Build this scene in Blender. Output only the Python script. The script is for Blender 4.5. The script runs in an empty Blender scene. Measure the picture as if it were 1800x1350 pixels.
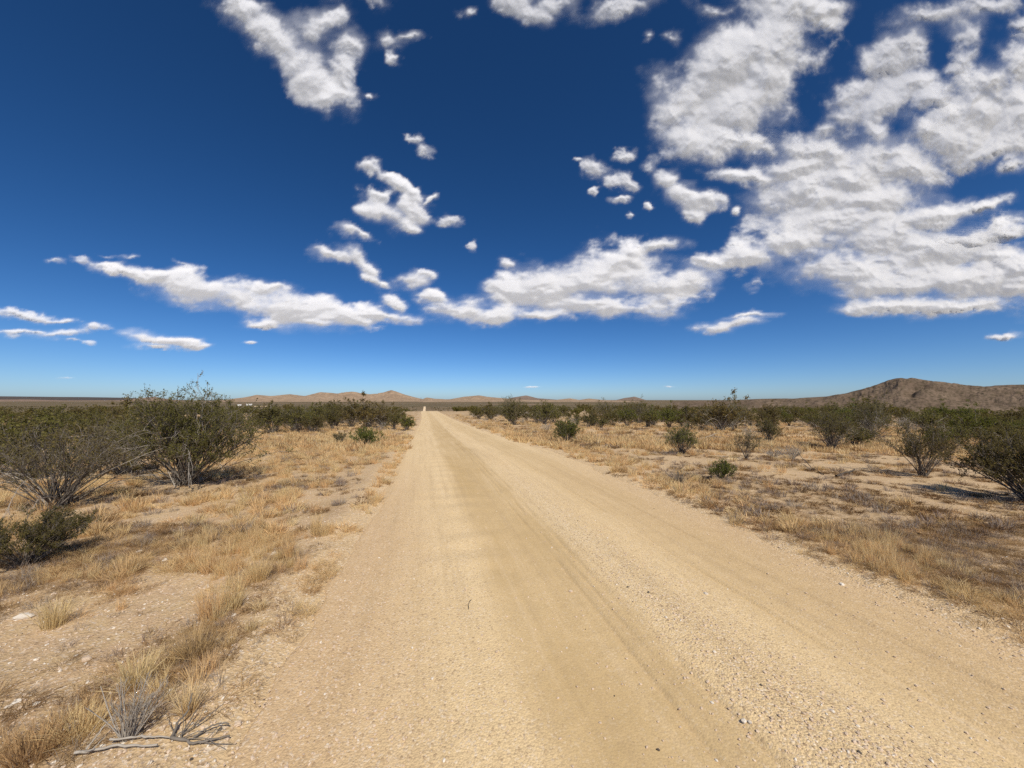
import bpy, math, random
import numpy as np
from mathutils import Vector

# ------------------------------------------------------------------ scene, camera, light
sc = bpy.context.scene
col = sc.collection
PX_F = 676.0                       # focal length in pixels of the 1800 px wide photograph
YAW = math.radians(12.95)          # camera looks this far to the right of the road
PITCH = math.radians(2.37)
CAM_Z = 1.6
SUN_EL = math.radians(50)
SHADOW_AZ = math.radians(-9.0)     # shadows fall away from the camera, slightly left of the road

cam = bpy.data.cameras.new('camera')
cam.sensor_width = 36.0
cam.lens = 36.0 * PX_F / 1800.0
cam.clip_start = 0.05
cam.clip_end = 90000
cam_ob = bpy.data.objects.new('camera', cam)
cam_ob.location = (0, 0, CAM_Z)
cam_ob.rotation_euler = (math.pi / 2 + PITCH, 0, -YAW)
col.objects.link(cam_ob)
sc.camera = cam_ob

world = bpy.data.worlds.new('World')
sc.world = world
world.use_nodes = True
wn, wl = world.node_tree.nodes, world.node_tree.links
wn.clear()
sky = wn.new('ShaderNodeTexSky')
sky.sky_type = 'NISHITA'
sky.sun_disc = False
sky.sun_elevation = SUN_EL
sky.sun_rotation = math.pi + SHADOW_AZ
sky.altitude = 900
sky.air_density = 0.62
sky.dust_density = 1.1
sky.ozone_density = 4.0
hsv = wn.new('ShaderNodeHueSaturation')
hsv.inputs['Saturation'].default_value = 1.18
gam = wn.new('ShaderNodeGamma')
gam.inputs['Gamma'].default_value = 1.15
bg = wn.new('ShaderNodeBackground')
bg.inputs['Strength'].default_value = 0.084
wo = wn.new('ShaderNodeOutputWorld')
wl.new(sky.outputs[0], gam.inputs['Color'])
wl.new(gam.outputs[0], hsv.inputs['Color'])
wl.new(hsv.outputs[0], bg.inputs['Color'])
wl.new(bg.outputs[0], wo.inputs['Surface'])

sun = bpy.data.lights.new('sun', 'SUN')
sun.energy = 4.5
sun.angle = math.radians(0.53)
sun.color = (1.0, 0.92, 0.79)
sun_ob = bpy.data.objects.new('sun', sun)
sd = Vector((math.sin(SHADOW_AZ) * math.cos(SUN_EL), math.cos(SHADOW_AZ) * math.cos(SUN_EL), -math.sin(SUN_EL)))
sun_ob.rotation_euler = sd.to_track_quat('-Z', 'Y').to_euler()
sun_ob.location = (0, -20, 30)
col.objects.link(sun_ob)

sc.view_settings.view_transform = 'Standard'
sc.view_settings.look = 'None'
sc.view_settings.exposure = 0.0
sc.view_settings.gamma = 1.0
sc.view_settings.use_curve_mapping = False
sc.render.engine = 'CYCLES'
sc.cycles.max_bounces = 6
sc.cycles.diffuse_bounces = 3
sc.cycles.glossy_bounces = 1
sc.cycles.transmission_bounces = 3
sc.cycles.transparent_max_bounces = 12
sc.cycles.use_denoising = False

# ------------------------------------------------------------------ numeric helpers
rng = np.random.default_rng(7)


def _hash(ix, iy, seed):
    h = (ix.astype(np.int64) * 374761393 + iy.astype(np.int64) * 668265263 + seed * 1442695041) & 0xFFFFFFFF
    h = ((h ^ (h >> 13)) * 1274126177) & 0xFFFFFFFF
    h = h ^ (h >> 16)
    return (h & 0xFFFF) / 65536.0 * 2 * np.pi


def perlin(x, y, seed=0):
    x = np.asarray(x, float); y = np.asarray(y, float)
    ix, iy = np.floor(x), np.floor(y)
    fx, fy = x - ix, y - iy
    u = fx * fx * fx * (fx * (fx * 6 - 15) + 10)
    v = fy * fy * fy * (fy * (fy * 6 - 15) + 10)

    def g(dx, dy):
        a = _hash(ix + dx, iy + dy, seed)
        return np.cos(a) * (fx - dx) + np.sin(a) * (fy - dy)
    a = g(0, 0) * (1 - u) + g(1, 0) * u
    b = g(0, 1) * (1 - u) + g(1, 1) * u
    return (a * (1 - v) + b * v) * 1.4


def fbm(x, y, octaves=4, seed=0, gain=0.5, lac=2.03):
    s = 0.0; a = 1.0; n = 0.0
    for o in range(octaves):
        s = s + a * perlin(np.asarray(x) * lac ** o + 17.3 * o, np.asarray(y) * lac ** o - 9.1 * o, seed + o)
        n += a; a *= gain
    return s / n


def smooth(a, b, x):
    t = np.clip((np.asarray(x, float) - a) / (b - a), 0, 1)
    return t * t * (3 - 2 * t)


def norm(v):
    return v / np.maximum(np.linalg.norm(v, axis=-1, keepdims=True), 1e-9)


# ------------------------------------------------------------------ the lie of the land
_rp = np.array([0, 6, 11, 22, 40, 65, 90, 116, 150, 250, 400, 600, 850, 1300, 2000, 4000, 8000, 16000, 40000.])
_zp = np.array([0, 0, -0.03, -0.38, -0.85, -1.26, -1.42, -1.60, -3.4, -9.0, -15.0, -19.0, -15.6, -13.8, -13, -10, -4, -2, -2.])
_lr = np.linspace(0, math.log(40001), 4000)
_lz = np.interp(np.exp(_lr) - 1, _rp, _zp)
_k = np.hanning(121); _k /= _k.sum()
_lz = np.convolve(np.pad(_lz, 60, mode='edge'), _k, mode='valid')


def zbase(x, y):
    r = np.hypot(x, y)
    return np.interp(np.log(r + 1), _lr, _lz)


def road_shift(y):      # the far stretch of the road swings a little to the left
    y = np.asarray(y, float)
    return np.where(y > 700, (np.minimum(y, 1500) - 700) / 600.0 * 3.0, 0.0) + 0.25 * np.sin(y / 31.0) * smooth(15, 60, y)


def road_left(y):
    y = np.asarray(y, float)
    base = np.interp(y, [-10, 1.5, 3, 6, 12, 30, 120, 2000], [-0.95, -0.93, -0.86, -0.72, -0.58, -0.55, -0.6, -0.9])
    return base + 0.13 * fbm(y * 0.9, y * 0 + 3.3, 3, 11) + 0.05 * fbm(y * 4, y * 0 + 1.3, 2, 12) + road_shift(y)


def road_right(y):
    y = np.asarray(y, float)
    base = np.interp(y, [-10, 1.5, 3, 8, 12, 30, 120, 2000], [3.9, 3.85, 3.8, 3.92, 4.05, 3.95, 3.9, 4.1])
    return base + 0.24 * fbm(y * 0.7, y * 0 + 8.3, 3, 13) + 0.07 * fbm(y * 4, y * 0 + 5.3, 2, 14) + road_shift(y)


def corridor(x, y):      # > 0 off the road (metres from its edge), < 0 on it
    return np.maximum(road_left(y) - x, x - road_right(y))


def zground(x, y):
    x = np.asarray(x, float); y = np.asarray(y, float)
    e = corridor(x, y)
    r = np.hypot(x, y)
    off = smooth(0.0, 1.2, e)
    z = zbase(x, y)
    near = smooth(400, 60, r)
    z = z + off * near * (0.030 * fbm(x * 1.1, y * 1.1, 3, 21) + 0.012 * fbm(x * 5, y * 5, 2, 22)
                          + 0.12 * smooth(6, 25, r) * fbm(x * 0.16, y * 0.16, 3, 23))
    berm = 0.045 * np.exp(-((e - 0.35) / 0.3) ** 2) * smooth(150, 60, r)
    z = z + np.where(e > 0, berm, 0)
    z = z - smooth(-0.04, -0.34, e) * (0.10 + 0.0006 * np.minimum(r, 1500)) * smooth(1600, 1300, r)
    return z


_F = np.array([math.sin(YAW), math.cos(YAW), 0.0])
_R = np.array([math.cos(YAW), -math.sin(YAW), 0.0])
_Z = np.array([0, 0, 1.0])
_FP = _F * math.cos(PITCH) + _Z * math.sin(PITCH)
_UP = _Z * math.cos(PITCH) - _F * math.sin(PITCH)


def pdir(px, py):
    px = np.asarray(px, float)[..., None]; py = np.asarray(py, float)[..., None]
    return (px - 900) / PX_F * _R + (675 - py) / PX_F * _UP + _FP


def on_ground(px, py):
    """where a sight line through the photograph's pixel meets the land"""
    d = pdir(px, py)
    lo = 0.3
    t = np.geomspace(0.4, 3000, 6000)
    x, y, z = d[0] * t, d[1] * t, CAM_Z + d[2] * t
    below = np.nonzero(z < zbase(x, y))[0]
    k = below[0] if len(below) else len(t) - 1
    return float(x[k]), float(y[k])


def depth_of(x, y):
    return x * _F[0] + y * _F[1]


# ------------------------------------------------------------------ mesh helpers
def mesh_np(name, V, Q, mat, smoothf=False, attrs=None):
    me = bpy.data.meshes.new(name)
    V = np.asarray(V, np.float32); Q = np.asarray(Q, np.int32)
    n, k = Q.shape
    me.vertices.add(len(V)); me.vertices.foreach_set('co', V.ravel())
    me.loops.add(n * k); me.loops.foreach_set('vertex_index', Q.ravel())
    me.polygons.add(n)
    me.polygons.foreach_set('loop_start', np.arange(0, n * k, k, dtype=np.int32))
    if smoothf:
        me.polygons.foreach_set('use_smooth', np.ones(n, bool))
    me.update(calc_edges=True)
    for an, av in (attrs or {}).items():
        a = me.attributes.new(an, 'FLOAT', 'POINT')
        a.data.foreach_set('value', np.asarray(av, np.float32).ravel())
    if mat is not None:
        me.materials.append(mat)
    return me


def obj(name, me, parent=None, label=None, cat=None, group=None, kind=None, loc=None):
    o = bpy.data.objects.new(name, me)
    col.objects.link(o)
    if parent is not None:
        o.parent = parent
    if loc is not None:
        o.location = loc
    if label: o['label'] = label
    if cat: o['category'] = cat
    if group: o['group'] = group
    if kind: o['kind'] = kind
    return o


def grid_quads(nr, nc, wrap=False):
    i = np.arange(nr - 1)[:, None]
    j = np.arange(nc if wrap else nc - 1)[None, :]
    j2 = (j + 1) % nc
    return np.stack([i * nc + j, i * nc + j2, (i + 1) * nc + j2, (i + 1) * nc + j], -1).reshape(-1, 4)


def tubes(P, Rr, sides=4):
    """P (N,K,3) polylines, Rr (N,K) radii -> verts, quads (tips closed to a point by tiny radius)"""
    N, K, _ = P.shape
    T = norm(np.gradient(P, axis=1))
    ref = np.where(np.abs(T[..., 2:3]) > 0.9, np.array([1.0, 0, 0]), np.array([0, 0, 1.0]))
    A = norm(np.cross(T, ref)); B = np.cross(T, A)
    ang = np.linspace(0, 2 * np.pi, sides, endpoint=False)
    V = P[:, :, None, :] + Rr[:, :, None, None] * (np.cos(ang)[None, None, :, None] * A[:, :, None, :]
                                                   + np.sin(ang)[None, None, :, None] * B[:, :, None, :])
    base = (np.arange(N) * K * sides)[:, None, None]
    k = np.arange(K - 1)[None, :, None] * sides
    s = np.arange(sides)[None, None, :]
    s2 = (s + 1) % sides
    Q = np.stack([base + k + s, base + k + s2, base + k + sides + s2, base + k + sides + s], -1).reshape(-1, 4)
    return V.reshape(-1, 3), Q


def merge(parts):
    V, Q, o = [], [], 0
    for v, q in parts:
        V.append(v); Q.append(q + o); o += len(v)
    return np.concatenate(V), np.concatenate(Q)


def ribbons(P, W, side):
    """P (N,K,3), W (N,K) half widths, side (N,3)"""
    N, K, _ = P.shape
    V = np.stack([P - side[:, None, :] * W[..., None], P + side[:, None, :] * W[..., None]], 2)
    base = (np.arange(N) * K * 2)[:, None]
    k = np.arange(K - 1)[None, :] * 2
    Q = np.stack([base + k, base + k + 1, base + k + 3, base + k + 2], -1).reshape(-1, 4)
    return V.reshape(-1, 3), Q


# ------------------------------------------------------------------ materials
class Mat:
    def __init__(s, name):
        s.m = bpy.data.materials.new(name)
        s.m.use_nodes = True
        s.nt = s.m.node_tree
        s.nt.nodes.clear()
        s.out = s.n('ShaderNodeOutputMaterial')

    def n(s, t, **kw):
        nd = s.nt.nodes.new(t)
        for k, v in kw.items():
            setattr(nd, k, v)
        return nd

    def l(s, a, b):
        s.nt.links.new(a, b)

    def val(s, sock, v):
        if hasattr(v, 'is_linked') or isinstance(v, bpy.types.NodeSocket):
            s.l(v, sock)
        else:
            if sock.type == 'RGBA' and len(v) == 3:
                v = (*v, 1)
            sock.default_value = v

    def pos(s):
        return s.n('ShaderNodeNewGeometry').outputs['Position']

    def scale(s, vec, f):
        m = s.n('ShaderNodeVectorMath', operation='MULTIPLY')
        s.l(vec, m.inputs[0]); m.inputs[1].default_value = f
        return m.outputs[0]

    def noise(s, vec, sc_, detail=4, rough=0.55, dist=0.0):
        t = s.n('ShaderNodeTexNoise')
        t.inputs['Scale'].default_value = sc_
        t.inputs['Detail'].default_value = detail
        t.inputs['Roughness'].default_value = rough
        t.inputs['Distortion'].default_value = dist
        s.l(vec, t.inputs['Vector'])
        return t.outputs['Fac']

    def vor(s, vec, sc_, rand=1.0):
        t = s.n('ShaderNodeTexVoronoi')
        t.inputs['Scale'].default_value = sc_
        t.inputs['Randomness'].default_value = rand
        s.l(vec, t.inputs['Vector'])
        return t

    def ramp(s, fac, lo, hi, a=0.0, b=1.0):
        m = s.n('ShaderNodeMapRange', clamp=True)
        s.l(fac, m.inputs[0])
        for i, v in zip((1, 2, 3, 4), (lo, hi, a, b)):
            m.inputs[i].default_value = v
        return m.outputs[0]

    def math(s, op, a, b=0.0):
        m = s.n('ShaderNodeMath', operation=op)
        s.val(m.inputs[0], a); s.val(m.inputs[1], b)
        return m.outputs[0]

    def mix(s, fac, a, b, blend='MIX'):
        m = s.n('ShaderNodeMix', data_type='RGBA', blend_type=blend)
        s.val(m.inputs[0], fac); s.val(m.inputs[6], a); s.val(m.inputs[7], b)
        return m.outputs[2]

    def attr(s, name):
        return s.n('ShaderNodeAttribute', attribute_name=name).outputs['Fac']

    def bump(s, h, strength, dist, normal=None):
        b = s.n('ShaderNodeBump')
        b.inputs['Distance'].default_value = dist
        s.val(b.inputs['Strength'], strength)
        s.l(h, b.inputs['Height'])
        if normal is not None:
            s.l(normal, b.inputs['Normal'])
        return b.outputs[0]

    def diffuse(s, colr, normal=None, rough=0.9, spec=0.15):
        p = s.n('ShaderNodeBsdfPrincipled')
        s.val(p.inputs['Base Color'], colr)
        p.inputs['Roughness'].default_value = rough
        p.inputs['Specular IOR Level'].default_value = spec
        if normal is not None:
            s.l(normal, p.inputs['Normal'])
        s.l(p.outputs[0], s.out.inputs[0])
        return p


def ground_mat():
    M = Mat('desert_ground')
    P = M.pos()
    flat = M.scale(P, (1, 1, 0.0))
    n1 = M.noise(flat, 0.55, 5, 0.6)
    n2 = M.noise(flat, 3.2, 5, 0.65)
    n3 = M.noise(flat, 22, 4, 0.7)
    c = M.mix(M.ramp(n1, 0.35, 0.65), (0.52, 0.375, 0.205), (0.62, 0.460, 0.265))
    c = M.mix(M.ramp(n2, 0.38, 0.62, 0, 0.75), c, (0.57, 0.405, 0.250))
    c = M.mix(M.ramp(n3, 0.35, 0.60, 0.35, 0.0), c, (0.33, 0.225, 0.13))
    v = M.vor(flat, 70)
    c = M.mix(M.ramp(M.n('ShaderNodeSeparateColor').outputs[0], 0, 1), c, c) if False else c
    sep = M.n('ShaderNodeSeparateColor'); M.l(v.outputs['Color'], sep.inputs[0])
    c = M.mix(M.ramp(sep.outputs[0], 0.80, 0.97, 0, 0.75), c, (0.66, 0.55, 0.43))
    c = M.mix(M.ramp(sep.outputs[1], 0.85, 0.99, 0, 0.5), c, (0.24, 0.155, 0.10))
    # dead plant litter between the tufts
    veg = M.attr('veg')
    lit = M.math('MULTIPLY', M.ramp(M.noise(flat, 6.5, 6, 0.7, 0.6), 0.40, 0.62), M.ramp(veg, 0.2, 0.85, 0.0, 0.75))
    c = M.mix(lit, c, (0.30, 0.20, 0.105))
    vg = M.attr('verge')
    vcol = M.mix(M.ramp(n2, 0.3, 0.7), (0.570, 0.412, 0.232), (0.650, 0.482, 0.282))
    vcol = M.mix(M.ramp(sep.outputs[0], 0.78, 0.97, 0, 0.7), vcol, (0.78, 0.67, 0.53))
    vcol = M.mix(M.ramp(sep.outputs[1], 0.80, 0.98, 0, 0.6), vcol, (0.27, 0.18, 0.11))
    c = M.mix(M.ramp(M.math('ADD', vg, M.math('MULTIPLY', M.math('SUBTRACT', M.noise(flat, 4.5, 6, 0.7), 0.5), 0.9)), 0.25, 0.75), c, vcol)
    # far plain: scrub cover too far away to tell apart
    far = M.attr('far')
    fp = M.scale(P, (1, 1, 0.0))
    fn = M.noise(fp, 0.012, 5, 0.6)
    fv = M.vor(fp, 0.16)
    fine = M.mix(M.ramp(fv.outputs['Distance'], 0.30, 0.62), (0.060, 0.055, 0.024), (0.20, 0.155, 0.09))
    farc = M.mix(M.ramp(fn, 0.40, 0.62), fine, (0.135, 0.100, 0.058))
    fn2 = M.noise(M.scale(P, (0.4, 1.0, 0)), 0.0022, 4, 0.6)
    farc = M.mix(M.ramp(fn2, 0.52, 0.66, 0, 0.8), farc, (0.36, 0.25, 0.17))
    c = M.mix(far, c, farc)
    h = M.math('ADD', M.math('MULTIPLY', M.noise(flat, 9, 8, 0.72), 1.0), M.math('MULTIPLY', v.outputs['Distance'], 0.22))
    nrm = M.bump(h, M.math('SUBTRACT', 0.6, M.math('MULTIPLY', far, 0.55)), 0.05)
    M.diffuse(c, nrm, 0.95, 0.08)
    return M.m


def road_mat():
    M = Mat('road_sand')
    P = M.pos()
    flat = M.scale(P, (1, 1, 0.0))
    tr = M.attr('track')
    gr = M.attr('loose')
    n1 = M.noise(M.scale(P, (1.0, 0.25, 0)), 1.3, 4, 0.6)
    n2 = M.noise(flat, 5.5, 5, 0.7)
    n3 = M.noise(flat, 55, 3, 0.7)
    n4 = M.noise(flat, 160, 2, 0.6)
    pale = M.mix(M.ramp(n1, 0.3, 0.7), (0.700, 0.525, 0.290), (0.770, 0.595, 0.345))
    silt = M.mix(M.ramp(n2, 0.3, 0.7), (0.485, 0.348, 0.168), (0.555, 0.402, 0.203))
    pink = M.mix(M.ramp(n2, 0.3, 0.7), (0.560, 0.396, 0.220), (0.630, 0.455, 0.262))
    pale = M.mix(gr, pale, pink)  # pinkish tone for loose gravel and for the painted near falloff
    c = M.mix(tr, pale, silt)
    streak = M.noise(M.scale(P, (7.0, 0.20, 0)), 1.0, 5, 0.65)
    c = M.mix(M.ramp(streak, 0.36, 0.50, 0.30, 0.0), c, (0.44, 0.32, 0.18))
    c = M.mix(M.ramp(streak, 0.54, 0.70, 0.0, 0.30), c, (0.76, 0.60, 0.40))
    v = M.vor(flat, 85)
    v2 = M.vor(flat, 160)
    sep = M.n('ShaderNodeSeparateColor'); M.l(v.outputs['Color'], sep.inputs[0])
    sep2 = M.n('ShaderNodeSeparateColor'); M.l(v2.outputs['Color'], sep2.inputs[0])
    rough = M.math('ADD', M.math('SUBTRACT', 0.72, M.math('MULTIPLY', tr, 0.60)), M.math('MULTIPLY', M.attr('coarse'), 0.45))
    c = M.mix(M.math('MULTIPLY', M.ramp(sep.outputs[0], 0.80, 0.98, 0, 0.7), rough), c, (0.80, 0.69, 0.55))
    c = M.mix(M.math('MULTIPLY', M.ramp(sep.outputs[1], 0.85, 1.0, 0, 0.75), rough), c, (0.22, 0.14, 0.09))
    c = M.mix(M.math('MULTIPLY', M.ramp(sep2.outputs[2], 0.72, 1.0, 0, 0.5), rough), c, (0.30, 0.21, 0.14))
    c = M.mix(M.ramp(n3, 0.35, 0.6, 0.22, 0.0), c, (0.36, 0.25, 0.15))
    far = M.attr('far')
    c = M.mix(far, c, (0.72, 0.56, 0.37))
    h = M.math('ADD', M.math('MULTIPLY', n4, 0.5), M.math('ADD', M.math('MULTIPLY', n3, 0.8), M.math('MULTIPLY', n2, 1.3)))
    h = M.math('SUBTRACT', h, M.math('MULTIPLY', v.outputs['Distance'], 0.8))
    st = M.math('MULTIPLY', M.math('ADD', M.math('MULTIPLY', rough, 0.32), 0.08), M.math('SUBTRACT', 1.0, M.math('MULTIPLY', M.attr('mid'), 0.85)))
    M.diffuse(c, M.bump(h, st, 0.02), 0.95, 0.08)
    return M.m


def leaf_mat(name, a, b, trans=0.3):
    M = Mat(name)
    g = M.n('ShaderNodeNewGeometry')
    r = g.outputs['Random Per Island']
    oi = M.n('ShaderNodeObjectInfo').outputs['Random']
    c = M.mix(r, a, b)
    c = M.mix(M.math('MULTIPLY', oi, 0.45), c, (a[0] * 1.25, a[1] * 0.9, a[2] * 0.9))
    d = M.n('ShaderNodeBsdfDiffuse'); M.l(c, d.inputs[0])
    t = M.n('ShaderNodeBsdfTranslucent'); M.l(c, t.inputs[0])
    mx = M.n('ShaderNodeMixShader'); mx.inputs[0].default_value = trans
    M.l(d.outputs[0], mx.inputs[1]); M.l(t.outputs[0], mx.inputs[2])
    M.l(mx.outputs[0], M.out.inputs[0])
    return M.m


def wood_mat(name, a, b):
    M = Mat(name)
    n = M.noise(M.pos(), 25, 4, 0.7)
    g = M.n('ShaderNodeNewGeometry').outputs['Random Per Island']
    f = M.math('ADD', M.math('MULTIPLY', M.ramp(n, 0.3, 0.7), 0.5), M.math('MULTIPLY', g, 0.5))
    M.diffuse(M.mix(f, a, b), None, 0.85, 0.2)
    return M.m


def stone_mat(name, a, b):
    M = Mat(name)
    n = M.noise(M.pos(), 60, 4, 0.7)
    oi = M.n('ShaderNodeObjectInfo').outputs['Random']
    f = M.math('ADD', M.math('MULTIPLY', M.ramp(n, 0.3, 0.7), 0.5), M.math('MULTIPLY', oi, 0.5))
    c = M.mix(f, a, b)
    M.diffuse(c, M.bump(n, 0.5, 0.004), 0.85, 0.25)
    return M.m


def hill_mat(name, rock, pale, shrub, dot_scale, dot=0.6, z0=0.0, z1=60.0):
    M = Mat(name)
    P = M.pos()
    n1 = M.noise(P, dot_scale * 0.12, 6, 0.65)
    n2 = M.noise(P, dot_scale * 1.1, 4, 0.7)
    v = M.vor(M.scale(P, (1, 1, 1)), dot_scale)
    c = M.mix(M.ramp(n1, 0.36, 0.64), rock, pale)
    c = M.mix(M.ramp(v.outputs['Distance'], 0.22, 0.48, dot, 0.0), c, shrub)
    c = M.mix(M.ramp(n2, 0.40, 0.60, 0.45, 0.0), c, shrub)
    M.diffuse(c, M.bump(M.noise(P, dot_scale * 0.35, 6, 0.7), 0.55, 1.2 / dot_scale), 0.95, 0.05)
    return M.m


def cloud_mat():
    M = Mat('cloud_vapour')
    d = M.n('ShaderNodeBsdfDiffuse'); d.inputs[0].default_value = (0.655, 0.665, 0.69, 1)
    tr = M.n('ShaderNodeBsdfTransparent')
    m2 = M.n('ShaderNodeMixShader')
    M.l(M.attr('opacity'), m2.inputs[0])
    M.l(tr.outputs[0], m2.inputs[1]); M.l(d.outputs[0], m2.inputs[2])
    M.l(m2.outputs[0], M.out.inputs[0])
    return M.m


MG = ground_mat()
MR = road_mat()
M_LEAF = leaf_mat('creosote_leaf', (0.125, 0.122, 0.034), (0.215, 0.196, 0.066), .4)
M_LEAF_G = leaf_mat('fresh_leaf', (0.115, 0.140, 0.026), (0.205, 0.222, 0.056), .4)
M_LEAF_D = leaf_mat('olive_leaf', (0.108, 0.099, 0.032), (0.180, 0.158, 0.060), .4)
M_LEAF_B = leaf_mat('brown_olive_leaf', (0.150, 0.130, 0.044), (0.235, 0.200, 0.085), .4)
M_WOOD = wood_mat('grey_stem', (0.085, 0.070, 0.055), (0.25, 0.22, 0.185))
M_DEAD = wood_mat('bleached_wood', (0.26, 0.225, 0.185), (0.47, 0.43, 0.37))
M_DARKW = wood_mat('weathered_dark_wood', (0.045, 0.037, 0.03), (0.12, 0.10, 0.08))
M_STRAW = leaf_mat('golden_straw', (0.61, 0.46, 0.215), (0.80, 0.65, 0.37), 0.3)
M_STRAW_P = leaf_mat('pale_straw', (0.68, 0.54, 0.28), (0.85, 0.71, 0.43), 0.35)
M_STRAW_B = leaf_mat('brown_straw', (0.36, 0.25, 0.12), (0.55, 0.41, 0.21), 0.25)
M_LITTER = leaf_mat('brown_litter', (0.15, 0.095, 0.045), (0.31, 0.205, 0.10), 0.15)
M_TWIG = leaf_mat('grey_twig', (0.22, 0.185, 0.15), (0.40, 0.35, 0.29), 0.1)
M_QUARTZ = stone_mat('white_quartz', (0.56, 0.48, 0.38), (0.76, 0.70, 0.60))
M_STONE = stone_mat('tan_stone', (0.46, 0.345, 0.24), (0.68, 0.545, 0.41))
M_DSTONE = stone_mat('dark_stone', (0.05, 0.04, 0.035), (0.12, 0.10, 0.08))
M_CLOUD = cloud_mat()

# ------------------------------------------------------------------ plant cover density (used by land and grass alike)
def spot(x, y, px, py, rx, ry):
    sx, sy = on_ground(px, py)
    return np.exp(-(((x - sx) / rx) ** 2 + ((y - sy) / ry) ** 2))


PATCHES = ((1408, 766, 1.0, 1.2), (1135, 768, 1.3, .5), (690, 768, .7, 1.3), (1290, 733, 1.6, 1.6), (1300, 806, .5, .25))


def gold_cover(x, y):
    e = corridor(x, y)
    r = np.hypot(x, y)
    n = fbm(x * 0.55, y * 0.55, 4, 31)
    n2 = fbm(x * 1.9, y * 1.9, 3, 35)
    d = smooth(-0.22, 0.30, n + 0.35 * n2) * (0.55 + 0.45 * smooth(3, 7, r))
    left = x < 0
    # a bare strip beside the road on the left, narrowing with distance
    bare = np.where(left, smooth(0.02, 0.75, e) , smooth(0.15, 0.7, e))
    d = d * (0.10 + 0.90 * bare)
    # golden strip right at the left edge 6 - 14 m ahead
    d = d + np.where(left, 1.2 * np.exp(-((e - 0.10) / 0.13) ** 2) * smooth(5.2, 6.4, y) * smooth(15, 11, y), 0)
    # low straw fringe on the near left edge
    d = d + np.where(left, 0.55 * np.exp(-((e - 0.08) / 0.10) ** 2) * smooth(2.6, 3.2, y) * smooth(6.5, 5.2, y) * smooth(-.1, .3, n2 + .2), 0)
    # golden verge on the right
    d = d + np.where(x > 0, 1.5 * np.exp(-((e - 0.62) / 0.40) ** 2) * smooth(-0.25, 0.25, n2 + 0.12), 0)
    for (px, py, rx, ry, w) in ((1120, 775, 3.5, 1.5, .9), (1690, 800, 2.4, 2.6, 1.2), (560, 800, 2.5, 2.6, .7), (900, 770, 4, 3, .6),
                                (1330, 745, 4, 3, .7), (600, 770, 4, 4, .6), (980, 745, 5, 4, .5)):
        d = d + w * spot(x, y, px, py, rx, ry)
    # the near left patch of pink soil is bare, and so is the brown flat on the right
    d = d * (1 - 0.85 * spot(x, y, 120, 1150, 0.7, 0.6)) * (1 - 0.35 * spot(x, y, 1300, 870, 1.6, 1.0)) * (1 - 0.75 * spot(x, y, 1620, 930, 1.6, 1.3))
    d = d * (1 - 0.97 * spot(x, y, 290, 1312, .34, .20))
    for (px, py, rx, ry, w) in ((150, 1290, .5, .35, .9), (60, 1330, .5, .35, .9), (250, 1205, .35, .3, .6), (420, 1055, .6, .4, .7), (300, 990, 1.0, .6, .5), (180, 1010, .8, .5, .4), (520, 1080, .3, .5, .4), (470, 960, 1.0, .7, .5)):
        d = d + w * spot(x, y, px, py, rx, ry) * smooth(-.25, .2, n2)
    for (px, py, rx, ry) in PATCHES:
        d = d * (1 - .96 * spot(x, y, px, py, rx, ry))
    d = d * (1 - .62 * np.where(x > 0, smooth(1.3, 1.9, e) * smooth(11.5, 8.5, y), 0))
    return np.clip(d, 0, 1.4)


def brown_cover(x, y):
    e = corridor(x, y)
    n = fbm(x * 0.7, y * 0.7, 4, 41)
    d = smooth(-0.22, 0.35, n) * smooth(0.10, 0.9, e)
    for (px, py, rx, ry, w) in ((1300, 870, 2.2, 1.4, .7), (1620, 930, 2.6, 1.6, .9), (60, 1000, 1.2, 1.0, .4), (300, 1200, .7, .7, .5)):
        d = d + w * spot(x, y, px, py, rx, ry)
    d = d * (1 - 0.8 * spot(x, y, 120, 1130, 0.6, 0.5))
    d = d * (1 - 0.95 * spot(x, y, 290, 1312, .34, .20))
    for (px, py, rx, ry) in PATCHES:
        d = d * (1 - .96 * spot(x, y, px, py, rx, ry))
    return np.clip(d, 0, 1.3)


# ------------------------------------------------------------------ ground
def build_ground():
    front = np.arange(-68, 82.01, 0.30)
    back = np.arange(86, 292 - 4, 4.0)
    az = np.radians(np.concatenate([front, back]))       # clockwise from +Y
    rad = np.concatenate([[0.25], np.geomspace(0.6, 12000, 400)])
    A, Rd = np.meshgrid(az, rad)
    X, Y = Rd * np.sin(A), Rd * np.cos(A)
    Zg = zground(X, Y)
    veg = np.where(Rd < 200, np.clip(0.6 * gold_cover(X, Y) + 0.75 * brown_cover(X, Y), 0, 1), 0.5)
    far = smooth(45, 260, Rd)
    V = np.stack([X, Y, Zg], -1).reshape(-1, 3)
    Q = grid_quads(len(rad), len(az), wrap=True)[:, ::-1]
    n0 = len(V)
    ev = corridor(X, Y)
    verge = np.where(X < 1, smooth(0.75, -0.05, ev), smooth(1.0, 0.0, ev)) * smooth(60, 25, Rd)
    me = mesh_np('ground', V, Q, MG, True, {'veg': veg, 'far': far, 'verge': verge})
    return obj('ground', me, kind='structure', label='pinkish tan desert floor with gravel and dead plant litter')


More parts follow.
